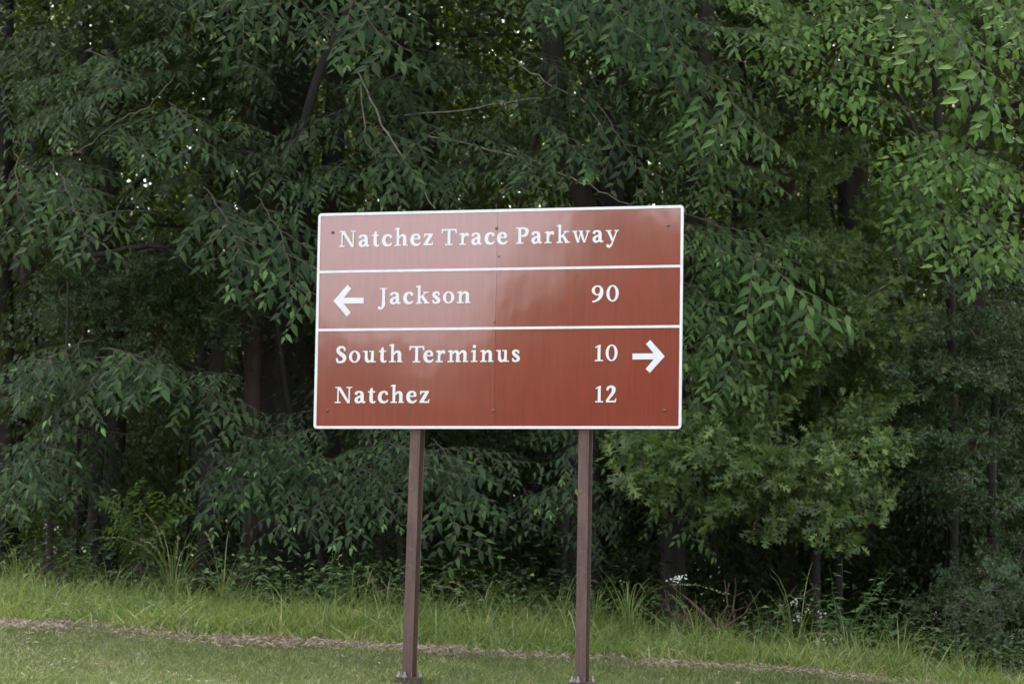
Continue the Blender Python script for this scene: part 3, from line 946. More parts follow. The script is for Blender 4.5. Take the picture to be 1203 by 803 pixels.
def limb(tree, pts, radii, mat='bark', name='limb', k=7):
    c = catmull(np.c_[np.array([rel(at(*p), tree) for p in pts]), np.asarray(radii, float)], 6)
    wob_ = .012 if name == 'bare_branch' else .01
    c[1:-1, :3] += np.random.default_rng(int(abs(c[0, 0]) * 997)).normal(size=(len(c) - 2, 3)) * wob_
    mb = MB()
    mb.tube(c[:, :3], c[:, 3], k, 0, .06)
    return obj(name, mb.mesh(name, [M[mat]], True), tree)


def trunk(tree, pts, radii, mat='bark', k=12):
    """pts: (px, py, Y); the first point goes down into the ground at the thing's base"""
    w = [(0, 0, -.3)] + [rel(at(*p), tree) for p in pts]
    rr = [radii[0] * 1.25] + list(radii)
    c = catmull(np.c_[np.array(w), np.array(rr)], 6)
    mb = MB()
    mb.tube(c[:, :3], c[:, 3], k, 0, .05)
    return obj('trunk', mb.mesh('trunk', [M[mat]], True), tree)


def crown_fill(tree, X, Y, z0, s, low=False):
    o = obj('crown', random.choice(LOWCROWN if low else CROWN), tree, rel((X, Y, z0), tree))
    o.rotation_euler = (0, 0, random.uniform(0, 6))
    o.scale = (s, s, s)
    return tag(o, kind='stuff')


def fill(tree, kind, poly, Yr, n, dirx=(-.5, .5), drop=(.08, .5), tl=0, length=(.9, 1.6), face=.5):
    """scatter leafy branches whose tips lie inside a region of the tree's silhouette"""
    poly = np.array(poly, float)
    lo, hi = poly.min(0), poly.max(0)
    c = 0
    while c < n:
        x, y = random.uniform(lo[0], hi[0]), random.uniform(lo[1], hi[1])
        ins = False
        for a in range(len(poly)):
            (x1, y1), (x2, y2) = poly[a], poly[a - 1]
            if (y1 > y) != (y2 > y) and x < (x2 - x1) * (y - y1) / (y2 - y1) + x1:
                ins = not ins
        if not ins:
            continue
        c += 1
        Y = random.uniform(*Yr)
        tip = at(x, y, Y)
        ln = random.uniform(*length)
        d = unit([random.uniform(*dirx), -random.uniform(.35, 1), -random.uniform(*drop)])
        place_spray(tree, kind, tip - d * ln, tip, face, None, tl if random.random() < .35 else 0)


def heroes(tree, kind, L, tl=3, face=.6):
    for bx, by, bY, tx, ty, tY in L:
        k_ = kind + 'big' if kind in ('elm', 'yellowish') and random.random() < .6 else kind
        place_spray(tree, k_, at(bx, by, bY), at(tx, ty, tY), face, None, random.randint(0, tl))


# big broad trunk left of the sign
t = tree_at('broad_trunk_tree', 333, 30.6, 'large tree with a broad dark trunk left of the sign')
trunk(t, [(332, 600, 30.6), (330, 380, 30.6), (328, 180, 30.7), (325, -150, 31)], (.42, .39, .37, .33))
limb(t, [(330, 60, 30.7), (410, -40, 30), (520, -140, 29)], (.12, .08, .03))
crown_fill(t, t.location[0], 31, CAMZ + 2.2, 1.1)
t = tree_at('red_barked_tree', 294, 29.8, 'slender reddish trunk standing beside the broad dark trunk')
trunk(t, [(296, 560, 29.8), (297, 380, 29.8), (292, 200, 29.9), (288, -120, 30)], (.10, .10, .095, .08), 'bark_red', 9)
crown_fill(t, t.location[0], 30, CAMZ + 4.2, .7)
t = tree_at('dark_trunk_tree', 463, 32, 'straight dark trunk rising behind the top left of the sign')
trunk(t, [(463, 560, 32), (461, 300, 32), (463, 100, 32), (468, -150, 32.3)], (.19, .17, .15, .13))
crown_fill(t, t.location[0] + .3, 32.5, CAMZ + 2.6, .95)
t = tree_at('leaning_sapling', 243, 29.2, 'thin trunk leaning right left of the broad trunk')
trunk(t, [(243, 590, 29.2), (250, 470, 29.2), (262, 380, 29.2), (282, 290, 29.4), (290, 100, 30)], (.10, .09, .075, .06, .03), 'bark', 8)
limb(t, [(252, 450, 29.2), (205, 420, 29), (180, 380, 28.8)], (.03, .02, .008))
crown_fill(t, t.location[0] - .2, 29.8, CAMZ + 1.6, .55)
t = tree_at('dark_trunk_tree', 1008, 31, 'tall dark trunk behind the bright foliage at top right')
trunk(t, [(1005, 600, 31), (1005, 350, 31), (1002, 150, 31), (1015, -150, 31)], (.2, .19, .18, .16))
crown_fill(t, t.location[0] + .5, 31.5, CAMZ + 2.4, 1.0)
t = tree_at('brown_trunk_tree', 925, 31.5, 'thin brown trunk right of the sign behind the foliage')
trunk(t, [(926, 500, 31.5), (925, 300, 31.5), (922, 100, 31.5), (918, -120, 31.5)], (.10, .095, .085, .07), 'bark_red', 8)
crown_fill(t, t.location[0] - .3, 32, CAMZ + 3, .8)
t = tree_at('edge_trunk_tree', 3, 30.5, 'dark trunk cut by the left edge of the picture')
trunk(t, [(5, 560, 30.5), (2, 300, 30.5), (4, 100, 30.5), (6, -150, 30.6)], (.14, .13, .12, .1))
crown_fill(t, t.location[0] - .5, 31, CAMZ + 2.4, 1.0)

# elm whose limb crosses the broad trunk: overhanging sprays at the top
t = tree_at('broadleaf_tree', 398, 28.2, 'tree with a curved limb and leaf sprays hanging at top left')
trunk(t, [(330, 420, 29.4), (322, 235, 28.6), (352, 160, 28.4), (378, 80, 28.2), (425, -20, 28), (470, -160, 28)], (.03, .04, .05, .055, .06, .065), 'bark', 9)
limb(t, [(352, 168, 28.4), (385, 160, 28.2), (420, 178, 28)], (.03, .02, .008))
limb(t, [(418, 82, 27.6), (445, 135, 27.2), (485, 205, 26.9), (512, 245, 26.7)], (0.0098, 0.0098, 0.0084, 0.0042), 'pale_twig', 'bare_branch', 5)
limb(t, [(424, 100, 27.5), (430, 160, 27.3), (447, 195, 27.2)], (0.0063, 0.0056, 0.0028), 'pale_twig', 'bare_branch', 5)
heroes(t, 'elm', [(300, -60, 27, 287, 62, 26.2), (350, -40, 27, 322, 42, 26.2), (390, -20, 27.2, 478, 88, 26.3), (360, 10, 27.5, 430, 72, 26.4), (270, -50, 27.2, 262, 30, 26.5),
                  (440, -60, 27.3, 470, 40, 26.6), (520, 150, 27.4, 450, 240, 26.6), (560, 190, 27.4, 520, 240, 26.8), (430, 140, 27.5, 500, 225, 26.8)])
fill(t, 'elm', [(380, 100), (560, 90), (640, 230), (400, 240)], (27, 28.2), 9, (-.6, .6))
crown_fill(t, t.location[0], 28.6, CAMZ + 3.6, .75)

# elm behind the sign: centre top
t = tree_at('broadleaf_tree', 690, 28.4, 'tree behind the sign with dark leaf sprays over its top edge')
trunk(t, [(690, 560, 28.4), (700, 300, 28.4), (655, 130, 28.6), (640, -140, 28.6)], (.13, .12, .11, .09))
limb(t, [(500, 160, 27.6), (590, 178, 27.3), (670, 208, 27), (740, 240, 26.8)], (0.0112, 0.0105, 0.0084, 0.0042), 'pale_twig', 'bare_branch', 5)
limb(t, [(458, 137, 27.9), (560, 126, 27.7), (655, 112, 27.6)], (0.0084, 0.0077, 0.0042), 'pale_twig', 'bare_branch', 5)
limb(t, [(600, 68, 27.6), (640, 95, 27.4), (690, 125, 27.2), (720, 175, 27)], (0.0077, 0.0070, 0.0063, 0.0028), 'pale_twig', 'bare_branch', 5)
limb(t, [(645, 120, 28.2), (625, 180, 28), (612, 235, 27.9)], (.04, .03, .02))
heroes(t, 'elm', [(620, -50, 27, 640, 20, 26.2), (640, -50, 27, 700, 45, 26.2), (680, -50, 27, 742, 55, 26.2), (740, -10, 27, 735, 82, 26.3), (700, 120, 27.2, 770, 225, 26.5), (590, 170, 27.3, 640, 235, 26.6),
                  (760, -40, 27, 800, 90, 26.3), (640, 150, 27.4, 700, 205, 26.6)])
fill(t, 'elm', [(520, 90), (800, 20), (830, 235), (560, 235)], (26.8, 28.2), 20, (-.6, .6))
fill(t, 'elm', [(560, -10), (900, -10), (900, 60), (600, 60)], (26.5, 28), 7, (-.5, .7), tl=2)
crown_fill(t, t.location[0], 29, CAMZ + 3.4, .85)

# elm of the left side
t = tree_at('broadleaf_tree', 110, 28.6, 'dense dark tree with drooping sprays filling the upper left side')
trunk(t, [(112, 590, 29.4), (118, 420, 29.4), (105, 250, 29.4), (95, -120, 29.4)], (.08, .075, .07, .06))
limb(t, [(90, 180, 27.6), (140, 140, 27.4), (175, 125, 27.3), (205, 88, 27.2)], (0.0049, 0.0056, 0.0056, 0.0028), 'pale_twig', 'bare_branch', 5)
limb(t, [(110, 300, 28.6), (190, 290, 28.3), (240, 330, 28)], (.035, .025, .01))
limb(t, [(100, 120, 28.6), (60, 60, 28.4), (20, 40, 28.2)], (.05, .03, .015))
heroes(t, 'elm', [(60, 190, 27.2, 112, 308, 26.3), (20, 180, 27.2, 45, 300, 26.4), (180, 250, 27.2, 60, 285, 26.4), (240, 220, 27.5, 300, 330, 26.5), (300, 230, 27.5, 345, 362, 26.4), (330, 260, 27.5, 372, 368, 26.4),
                  (240, 230, 27.5, 280, 320, 26.5), (150, 100, 27.2, 60, 160, 26.5), (120, 160, 27.2, 190, 200, 26.6), (100, 60, 27.3, 150, 105, 26.7), (200, 120, 27.3, 245, 190, 26.6)])
fill(t, 'elm', [(0, 80), (330, 60), (370, 340), (240, 340), (180, 240), (0, 300)], (26.8, 28.6), 35, (-.7, .7))
fill(t, 'elm', [(0, -10), (250, -10), (250, 60), (0, 100)], (27.2, 28.6), 10, (-.7, .7))
fill(t, 'wateroak', [(0, 290), (240, 300), (260, 430), (0, 420)], (27.6, 29.2), 34, (-.8, .8), (-.1, .4), 0, (.7, 1.1))
fill(t, 'oak', [(60, 0), (300, 0), (300, 120), (60, 120)], (28, 29.4), 10, (-.7, .7), (.1, .5), 0, (.7, 1.1))
crown_fill(t, t.location[0] - .6, 29.2, CAMZ + 3.2, .85)

# low sprays at the left edge and in the middle
t = tree_at('sapling', 60, 27.6, 'sapling with pale-tipped leaf sprays low at the left edge')
trunk(t, [(60, 600, 27.6), (70, 500, 27.6), (78, 420, 27.5), (80, 330, 27.5)], (.035, .03, .022, .01), 'bark', 7)
heroes(t, 'elm', [(150, 420, 27.2, 95, 495, 26.1), (110, 400, 27.3, 10, 470, 26.2), (120, 410, 27.2, 205, 462, 26.2), (170, 430, 27.2, 150, 480, 26.2), (60, 420, 27.3, 40, 462, 26.3),
                  (60, 520, 27, 5, 612, 26), (60, 480, 27.2, 60, 545, 26.2), (80, 520, 27.2, 45, 590, 26.2)])
fill(t, 'elm', [(0, 440), (215, 430), (200, 520), (90, 600), (0, 610)], (26.5, 27.6), 12, (-.8, .8), (.1, .5))
t = tree_at('sapling', 480, 27.4, 'spreading sapling behind the left post below the sign')
trunk(t, [(470, 640, 27.4), (462, 570, 27.3), (440, 530, 27.2), (420, 490, 27.2)], (.035, .03, .02, .012), 'bark', 7)
limb(t, [(462, 570, 27.3), (520, 545, 27.1), (560, 560, 26.9)], (.018, .012, .005))
heroes(t, 'elm', [(330, 545, 27, 232, 612, 26.1), (360, 540, 27, 275, 590, 26.2), (380, 550, 27, 322, 636, 26), (420, 560, 26.9, 365, 620, 26), (440, 570, 26.9, 412, 640, 25.9), (500, 540, 26.9, 545, 662, 25.9),
                  (470, 550, 26.9, 450, 615, 26), (540, 530, 27, 570, 610, 26.1), (350, 520, 27.2, 290, 552, 26.4)])
fill(t, 'elm', [(270, 530), (560, 515), (575, 600), (420, 620), (260, 600)], (26.2, 27.4), 23, (-.9, .7), (.1, .45))
t = tree_at('sapling', 660, 27.8, 'small sapling with a pale-tipped spray beside the right post')
trunk(t, [(665, 650, 27.8), (672, 590, 27.7), (690, 540, 27.6), (700, 480, 27.6)], (.03, .024, .016, .01), 'bark', 7)
heroes(t, 'elm', [(700, 560, 27.2, 632, 595, 26.3), (690, 520, 27.4, 660, 565, 26.6), (720, 600, 27.2, 690, 650, 26.5)])
fill(t, 'elm', [(600, 520), (720, 520), (740, 640), (620, 640)], (27, 27.9), 7, (-.8, .8), (.1, .45))

# elm right of the sign
t = tree_at('broadleaf_tree', 790, 28, 'tree with long drooping leaf sprays right beside the sign')
trunk(t, [(792, 610, 28), (800, 420, 28), (820, 220, 28.2), (835, -120, 28.2)], (.12, .11, .1, .08))
limb(t, [(800, 330, 27.8), (850, 300, 27.5), (900, 320, 27)], (.04, .025, .01))
heroes(t, 'yellowish', [(830, 270, 27.2, 983, 388, 26.1), (800, 250, 27.2, 905, 350, 26.3), (790, 260, 27.1, 850, 300, 26.3), (800, 330, 27.1, 850, 410, 26.2), (820, 350, 27.1, 890, 470, 26.1), (800, 400, 27, 870, 472, 26.1),
                  (810, 440, 27, 830, 545, 26.1), (800, 470, 27, 860, 560, 26.2), (780, 500, 26.9, 745, 560, 26), (800, 500, 26.9, 790, 590, 26), (810, 540, 26.9, 815, 640, 26.1), (860, 320, 27.2, 940, 420, 26.4),
                  (780, 60, 27.2, 905, 175, 26.2), (790, 100, 27.2, 860, 190, 26.4), (820, 40, 27.2, 930, 55, 26.3), (780, 150, 27.3, 850, 240, 26.5)])
fill(t, 'yellowish', [(790, 60), (900, 120), (920, 260), (800, 250)], (26.8, 28), 12, (-.2, .8))
fill(t, 'yellowish', [(790, 260), (900, 280), (960, 400), (880, 480), (850, 660), (740, 600), (730, 520), (800, 500)], (26.4, 28), 34, (-.5, .8))
crown_fill(t, t.location[0], 28.8, CAMZ + 3.4, .8)

# bright-leaved tree at the top right
t = tree_at('broadleaf_tree', 1120, 27.8, 'tree with larger bright green leaves at top right')
trunk(t, [(1120, 600, 29.6), (1118, 380, 29.6), (1105, 200, 29), (1090, -120, 28.6)], (.06, .055, .05, .045))
limb(t, [(1110, 260, 27.8), (1060, 120, 27.2), (1010, 60, 26.9)], (.04, .025, .01))
limb(t, [(1108, 220, 27.8), (1150, 120, 27.2), (1190, 60, 26.9)], (.04, .025, .01))
heroes(t, 'cherry', [(1080, 0, 26.8, 1180, 145, 25.8), (1060, -20, 26.8, 1110, 90, 25.9), (1040, 10, 26.8, 1060, 80, 26), (1100, 40, 26.7, 1150, 110, 25.9), (1080, 150, 26.9, 1110, 215, 26), (1060, 150, 26.9, 1080, 225, 26),
                     (1110, 170, 26.9, 1190, 230, 26), (1050, 200, 26.9, 1100, 300, 26.1), (1080, 230, 26.9, 1150, 330, 26), (1120, 250, 26.9, 1190, 320, 26), (990, 60, 26.9, 960, 130, 26.2), (1000, 40, 26.9, 1000, 150, 26.2),
                     (1000, 0, 26.9, 985, 60, 26.2), (940, 20, 27, 910, 95, 26.4), (1160, 0, 26.8, 1200, 60, 26)], tl=2)
fill(t, 'cherry', [(880, 0), (1203, 0), (1203, 330), (1090, 330), (1040, 190), (960, 150)], (26.4, 28), 30, (-.7, .7), (.3, .9))
crown_fill(t, t.location[0] + .4, 28.6, CAMZ + 3.4, .8)

# oaks
t = tree_at('oak_tree', 960, 28, 'oak with pale lobed leaves low right of the sign')
trunk(t, [(958, 650, 28.6), (962, 520, 28.4), (955, 380, 28.4), (950, 200, 28.6)], (.05, .045, .035, .02))
limb(t, [(960, 540, 28), (900, 500, 27.4), (830, 520, 26.8)], (.04, .028, .012))
limb(t, [(960, 560, 28), (1000, 510, 27.4), (1040, 510, 26.9)], (.04, .028, .012))
heroes(t, 'oak', [(880, 510, 27, 740, 560, 26), (880, 520, 26.9, 800, 530, 25.9), (900, 520, 26.9, 850, 560, 25.8), (900, 540, 26.9, 830, 610, 25.9), (930, 520, 26.9, 900, 570, 25.8), (930, 550, 26.9, 890, 630, 25.9),
                  (960, 530, 26.9, 960, 620, 25.8), (970, 510, 26.9, 1000, 560, 25.8), (980, 540, 26.9, 1020, 610, 25.9), (1000, 500, 27, 1050, 540, 26), (940, 570, 26.9, 985, 640, 25.9), (850, 520, 26.9, 760, 580, 26)], tl=0, face=.5)
fill(t, 'oak', [(740, 520), (850, 500), (1030, 490), (1050, 560), (990, 640), (850, 630), (820, 580)], (26.2, 27.4), 26, (-.7, .7), (.1, .5), 0, (.7, 1.1))
fill(t, 'oak', [(900, 400), (1060, 400), (1040, 490), (880, 500), (860, 440)], (26.4, 27.5), 16, (-.7, .7), (.1, .5), 0, (.7, 1.1))
t = tree_at('oak_tree', 985, 28.6, 'oak with duller leaves above the pale oak at right')
trunk(t, [(985, 620, 30), (985, 420, 30), (985, 300, 29.4), (970, 200, 29)], (.05, .045, .035, .015))
fill(t, 'oak', [(900, 270), (1010, 280), (1090, 380), (1030, 410), (920, 380)], (26.8, 28.4), 22, (-.7, .7), (.1, .5), 0, (.7, 1.1))
fill(t, 'oak', [(910, 180), (1000, 200), (1050, 300), (920, 280)], (27.6, 28.6), 10, (-.7, .7), (.1, .5), 0, (.7, 1.1))
t = tree_at('small_leaved_bush', 1170, 27.4, 'dark small-leaved bush at the right edge')
trunk(t, [(1168, 690, 27.4), (1165, 560, 27.3), (1172, 440, 27.3), (1180, 340, 27.4)], (.06, .05, .04, .02))
fill(t, 'wateroak', [(1140, 330), (1203, 320), (1203, 420), (1100, 430)], (26, 27.2), 14, (-.8, .8), (-.1, .4), 0, (.7, 1.1))
fill(t, 'wateroak', [(1080, 430), (1203, 400), (1203, 560), (1100, 560), (1060, 500)], (26, 27.2), 25, (-.8, .8), (-.1, .4), 0, (.7, 1.1))
fill(t, 'wateroak', [(1100, 560), (1203, 560), (1203, 720), (1130, 690)], (26, 27.2), 14, (-.8, .8), (-.1, .4), 0, (.7, 1.1))
fill(t, 'wateroak', [(1080, 690), (1203, 680), (1203, 785), (1120, 780)], (25, 26.6), 13, (-.8, .8), (-.1, .4), 0, (.6, .9))

# ------------------------------------------------------------------ grass
def blades(n, x, y, h, w, lean, bend, seg):
    """vectorised grass blades"""
    th = RNG.uniform(0, 2 * math.pi, n)
    ld = RNG.uniform(0, 2 * math.pi, n)
    side = np.stack([np.cos(th), np.sin(th), np.zeros(n)], -1)
    ldv = np.stack([np.cos(ld), np.sin(ld), np.zeros(n)], -1)
    base = np.stack([x, y, ground_z(x, y) - .01], -1)
    rows = []
    for s in range(seg + 1):
        f = s / seg
        c = base + ldv * (lean * f + bend * f * f)[:, None] * h[:, None]
        c[:, 2] += h * (f - .35 * bend * f * f)
        ww = w * (1 - f) ** .6 if s < seg else w * 0
        if s < seg:
            rows += [c - side * ww[:, None] / 2, c + side * ww[:, None] / 2]
        else:
            rows.append(c)
    v = np.stack(rows, 1)
    m = 2 * seg + 1
    off = np.arange(n)[:, None] * m
    quads = [np.array([2 * s, 2 * s + 1, 2 * s + 3, 2 * s + 2])[None] + off for s in range(seg - 1)]
    tri = np.array([2 * seg - 2, 2 * seg - 1, 2 * seg])[None] + off
    return v.reshape(-1, 3), ([np.concatenate(quads)] if quads else []) + [tri]


def hay_y(x):
    return 23.0 + .10 * np.sin(x * .9 + 1) + .06 * np.sin(x * 3.1) + .03 * np.sin(x * 8.3)


def patch(x, y, sc=1.0, seed=0):
    return (np.sin(x * 1.9 * sc + seed) * np.sin(y * 2.3 * sc + 1.3 + seed) + np.sin(x * .8 * sc - y * 1.1 * sc + seed * 2) + 2) / 4


# mown strip
n = 125000
x = RNG.uniform(-7.5, 7.5, n); y = RNG.uniform(20.0, 23.35, n)
keep = y < hay_y(x) + RNG.normal(0, .12, n)
x, y = x[keep], y[keep]
nf = 25000
x = np.concatenate([x, RNG.uniform(-8, 8, nf)]); y = np.concatenate([y, RNG.uniform(13, 20.0, nf)])
n = len(x)
h = RNG.uniform(.035, .10, n) * (.7 + .6 * patch(x, y))
thin = np.exp(-((y - hay_y(x)) / .16) ** 2)
keep = RNG.random(n) > thin * .75
x, y, h = x[keep], y[keep], h[keep]
n = len(x)
v, f = blades(n, x, y, h, RNG.uniform(.006, .011, n), RNG.uniform(0, .9, n), RNG.uniform(0, .9, n), 2)
tag(obj('mown_grass', mesh_np('mown_grass', v, f, [M['mown']])), 'short mown grass around the sign posts', 'grass', kind='stuff')
n = 260
pu = np.repeat([-.66, .737], n // 2)
x = SC[0] + pu * math.cos(YAW) + RNG.normal(0, .10, n) + .03; y = SC[1] - pu * math.sin(YAW) + .26 + np.abs(RNG.normal(0, .08, n))
v, f = blades(n, x, y, RNG.uniform(.08, .22, n), RNG.uniform(.005, .009, n), RNG.uniform(0, .6, n), RNG.uniform(0, .8, n), 3)
tag(obj('post_grass', mesh_np('post_grass', v, f, [M['grass']])), 'longer untrimmed grass round the feet of the two posts', 'grass', kind='stuff')
# tall unmown band
n = 100000
x = RNG.uniform(-7.5, 7.5, n); y = RNG.uniform(22.9, 26.2, n)
dens = np.clip((y - hay_y(x)) / .4, 0, 1) * np.clip((26.0 - np.clip(x - 2.2, 0, 2) * .6 - y) / 1.0, .10, 1) * (.45 + .55 * patch(x, y, 1, 3))
keep = RNG.random(n) < dens
x, y = x[keep], y[keep]
n = len(x)
rise = np.clip((y - hay_y(x)) / .8, 0, 1)
h = RNG.gamma(4, 1 / 4, n) * (.085 + .085 * rise) * (.5 + 1.0 * patch(x, y, 1.9, 5))
v, f = blades(n, x, y, h, RNG.uniform(.008, .017, n), RNG.uniform(0, .8, n), RNG.uniform(0, 1.1, n), 3)
n2 = 1800
x2 = RNG.uniform(-7.5, 7.5, n2); y2 = RNG.uniform(23.5, 26.0, n2)
v2, f2 = blades(n2, x2, y2, RNG.uniform(.3, .55, n2), RNG.uniform(.004, .006, n2), RNG.uniform(0, .3, n2), RNG.uniform(0, .5, n2), 3)
f = f + [q + len(v) for q in f2]
v = np.concatenate([v, v2])
tag(obj('tall_grass', mesh_np('tall_grass', v, f, [M['grass']])), 'tall unmown grass between the clippings and the wood', 'grass', kind='stuff')


def straws(n, x, y, lift):
    z = ground_z(x, y) + RNG.uniform(.005, 1, n) * lift
    th = RNG.uniform(0, math.pi, n)
    ln = RNG.uniform(.02, .10, n)
    d = np.stack([np.cos(th), np.sin(th) * .8, RNG.normal(0, .22, n)], -1) * ln[:, None] / 2
    s = np.stack([-np.sin(th), np.cos(th), RNG.normal(0, .5, n)], -1) * RNG.uniform(.0015, .005, n)[:, None]
    c = np.stack([x, y, z], -1)
    mid = c + np.stack([np.zeros(n), np.zeros(n), ln * RNG.uniform(-.1, .25, n)], -1)
    v = np.stack([c - d - s * .6, c - d + s * .6, mid - s, mid + s, c + d], 1)
    off = np.arange(n)[:, None] * 5
    return v.reshape(-1, 3), [np.array([0, 1, 3, 2])[None] + off, np.array([2, 3, 4])[None] + off]


n = 30000
x = RNG.uniform(-7.5, 7.5, n)
y = hay_y(x) + RNG.normal(0, 1, n) * np.where(x < -1, .17, .11)
amt = .28 + .72 * (patch(x * 2.2, y * 0, 1, 2) > .42)
amt = amt * np.where((x > 1.0), .55, 1)
keep = RNG.random(n) < amt
v, f = straws(keep.sum(), x[keep], y[keep], .055)
tag(obj('dry_grass_clippings', mesh_np('clippings', v, f, [M['straw']])), 'line of dry tan grass clippings along the mowing edge', 'clippings', kind='stuff')
n = 8000
x = RNG.uniform(-7.5, 7.5, n)
y = np.where((RNG.random(n) < .4) & (x > -2.6), 20.62 + .12 * np.sin(x * 1.3) + RNG.normal(0, .14, n), RNG.uniform(15, 23, n))
v, f = straws(n, x, y, .03)
tag(obj('loose_clippings', mesh_np('clippings', v, f, [M['straw']])), 'loose dry clippings scattered on the mown grass', 'clippings', kind='stuff')

# low leafy ground cover at the foot of the wood
def cover(n, ylo, yhi, hmax, leaf, mat, name, label, seed):
    x = RNG.uniform(-8, 8, n); y = RNG.uniform(ylo, yhi, n)
    pt = patch(x, y, 1.3, seed)
    keep = RNG.random(n) < np.clip(pt * 1.5 - .25, .05, 1)
    x, y, pt = x[keep], y[keep], pt[keep]
    m = len(x)
    z = ground_z(x, y) + RNG.random(m) ** 1.3 * hmax * np.clip(pt * 1.4, .3, 1.2) + .03
    a = RNG.uniform(0, 2 * math.pi, m)
    ax = np.stack([np.cos(a), np.sin(a), RNG.uniform(-.5, .25, m)], -1)
    mb = MB()
    mb.leaves(DI, np.stack([x, y, z], -1), ax, np.stack([RNG.normal(0, .35, m), RNG.normal(-.2, .35, m), np.ones(m)], -1), leaf * RNG.uniform(.6, 1.3, m))
    tag(obj(name, mb.mesh(name, [mat])), label, 'undergrowth', kind='stuff')


cover(9000, 23.3, 25.4, .17, .045, M['weed'], 'clover_and_small_weeds', 'small broad-leaved weeds mixed into the tall grass', 7)
cover(15000, 24.9, 27.0, .5, .075, M['weed'], 'leafy_weeds', 'low leafy weeds along the foot of the wood', 1)
cover(16000, 26.0, 32, .8, .10, M['wood'], 'forest_undergrowth', 'dark leafy undergrowth on the forest floor', 4)


# ------------------------------------------------------------------ single plants along the edge
def grass_clump(px, py, Y, n_, h, label, heads=True):
    p = at(px, py, Y)
    t = thing('grass_clump', (p[0], p[1], float(ground_z(p[0], p[1]))), label, 'grass clump', 'grass clumps along the edge')
    rg = np.random.default_rng(int(px * 7 + py))
    mb, mh = MB(), MB()
    for q in range(n_):
        a = rg.uniform(0, 6.28)
        d = np.array([math.cos(a), math.sin(a), 0])
        hh = h * 1.15 * rg.uniform(.35, 1.15)
        r0 = d * rg.uniform(0, .08)
        k = np.linspace(0, 1, 8)
        lean, bend = rg.uniform(.02, .22), rg.uniform(.2, .95)
        c = r0 + d * ((lean * k + bend * k ** 3) * hh)[:, None]
        c[:, 2] += hh * (k - .32 * bend * k ** 3 - .25 * bend * k ** 6)
        sv = np.array([-d[1], d[0], 0])
        w = np.where(k < .98, .0075 * (1.12 - k), .001)
        mb.add(np.vstack([c - sv * w[:, None], c + sv * w[:, None]]), [np.stack([np.arange(7), np.arange(7) + 8, np.arange(7) + 9, np.arange(7) + 1], -1)])
        if heads and rg.random() < .13:
            e = c[-3:] if rg.random() < .5 else c[-4:]
            mh = MB()
            for z in range(54):
                f = z / 54 * (len(e) - 1)
                i0 = int(f)
                pp = e[i0] + (e[min(i0 + 1, len(e) - 1)] - e[i0]) * (f - i0)
                mh.leaves(DI, [pp + rg.normal(size=3) * .004], [unit(e[-1] - e[0]) + rg.normal(size=3) * .35], [rg.normal(size=3)], [rg.uniform(.018, .03)])
            tag(obj('seed_head', mh.mesh('seed_head', [M['seed']]), t), kind='stuff')
    obj('blades', mb.mesh('blades', [M['grass']]), t)


def weed(px, py, Y, h, label, mat='weed', leaf=.09, nst=3, flowers=0, name='leafy_weed', spread=.25):
    p = at(px, py, Y)
    t = thing(name, (p[0], p[1], float(ground_z(p[0], p[1]))), label, 'plant', 'leafy plants along the edge')
    rg = np.random.default_rng(int(px * 3 + py * 5))
    mb, ml, mf = MB(), MB(), MB()
    for s in range(nst):
        a = rg.uniform(0, 6.28)
        d = np.array([math.cos(a), math.sin(a), 0])
        hh = h * 1.35 * rg.uniform(.7, 1.1)
        k = np.linspace(0, 1, 9)
        c = d * (spread * k ** 1.5 * hh)[:, None] + .012 * rg.normal(size=(9, 3)) * k[:, None]
        c[:, 2] += hh * k
        c[0] = (0, 0, -.03)
        mb.tube(c, np.linspace(.005, .0018, 9), 4)
        P, A, Nn, S = [], [], [], []
        sp_ = max(.032, leaf * .42)
        for z in range(int(hh / sp_)):
            f = .25 + .75 * z / (hh / sp_)
            pp = np.array([np.interp(f, k, c[:, i_]) for i_ in range(3)])
            b = z * 2.4
            P.append(pp); A.append([math.cos(b), math.sin(b), rg.uniform(-.3, .3)]); Nn.append([rg.normal() * .2, rg.normal() * .2 - .2, 1]); S.append(leaf * (1.15 - .6 * f) * rg.uniform(.8, 1.2))
        ml.leaves(OVN if leaf < .1 else OV, P, A, Nn, S)
        if flowers:
            for z in range(flowers):
                cc = c[-1] + rg.normal(size=3) * [.03, .03, .02]
                b = np.arange(7) * 6.28 / 7
                mf.leaves(DI, np.repeat(cc[None], 7, 0), rg.normal(size=(7, 3)), rg.normal(size=(7, 3)), np.full(7, .018))
    obj('stem', mb.mesh('stem', [M['weed']]), t)
    obj('leaves', ml.mesh('leaves', [M[mat]]), t)
    if mf.n:
        tag(obj('flowers', mf.mesh('flowers', [M['petal']]), t), kind='stuff')


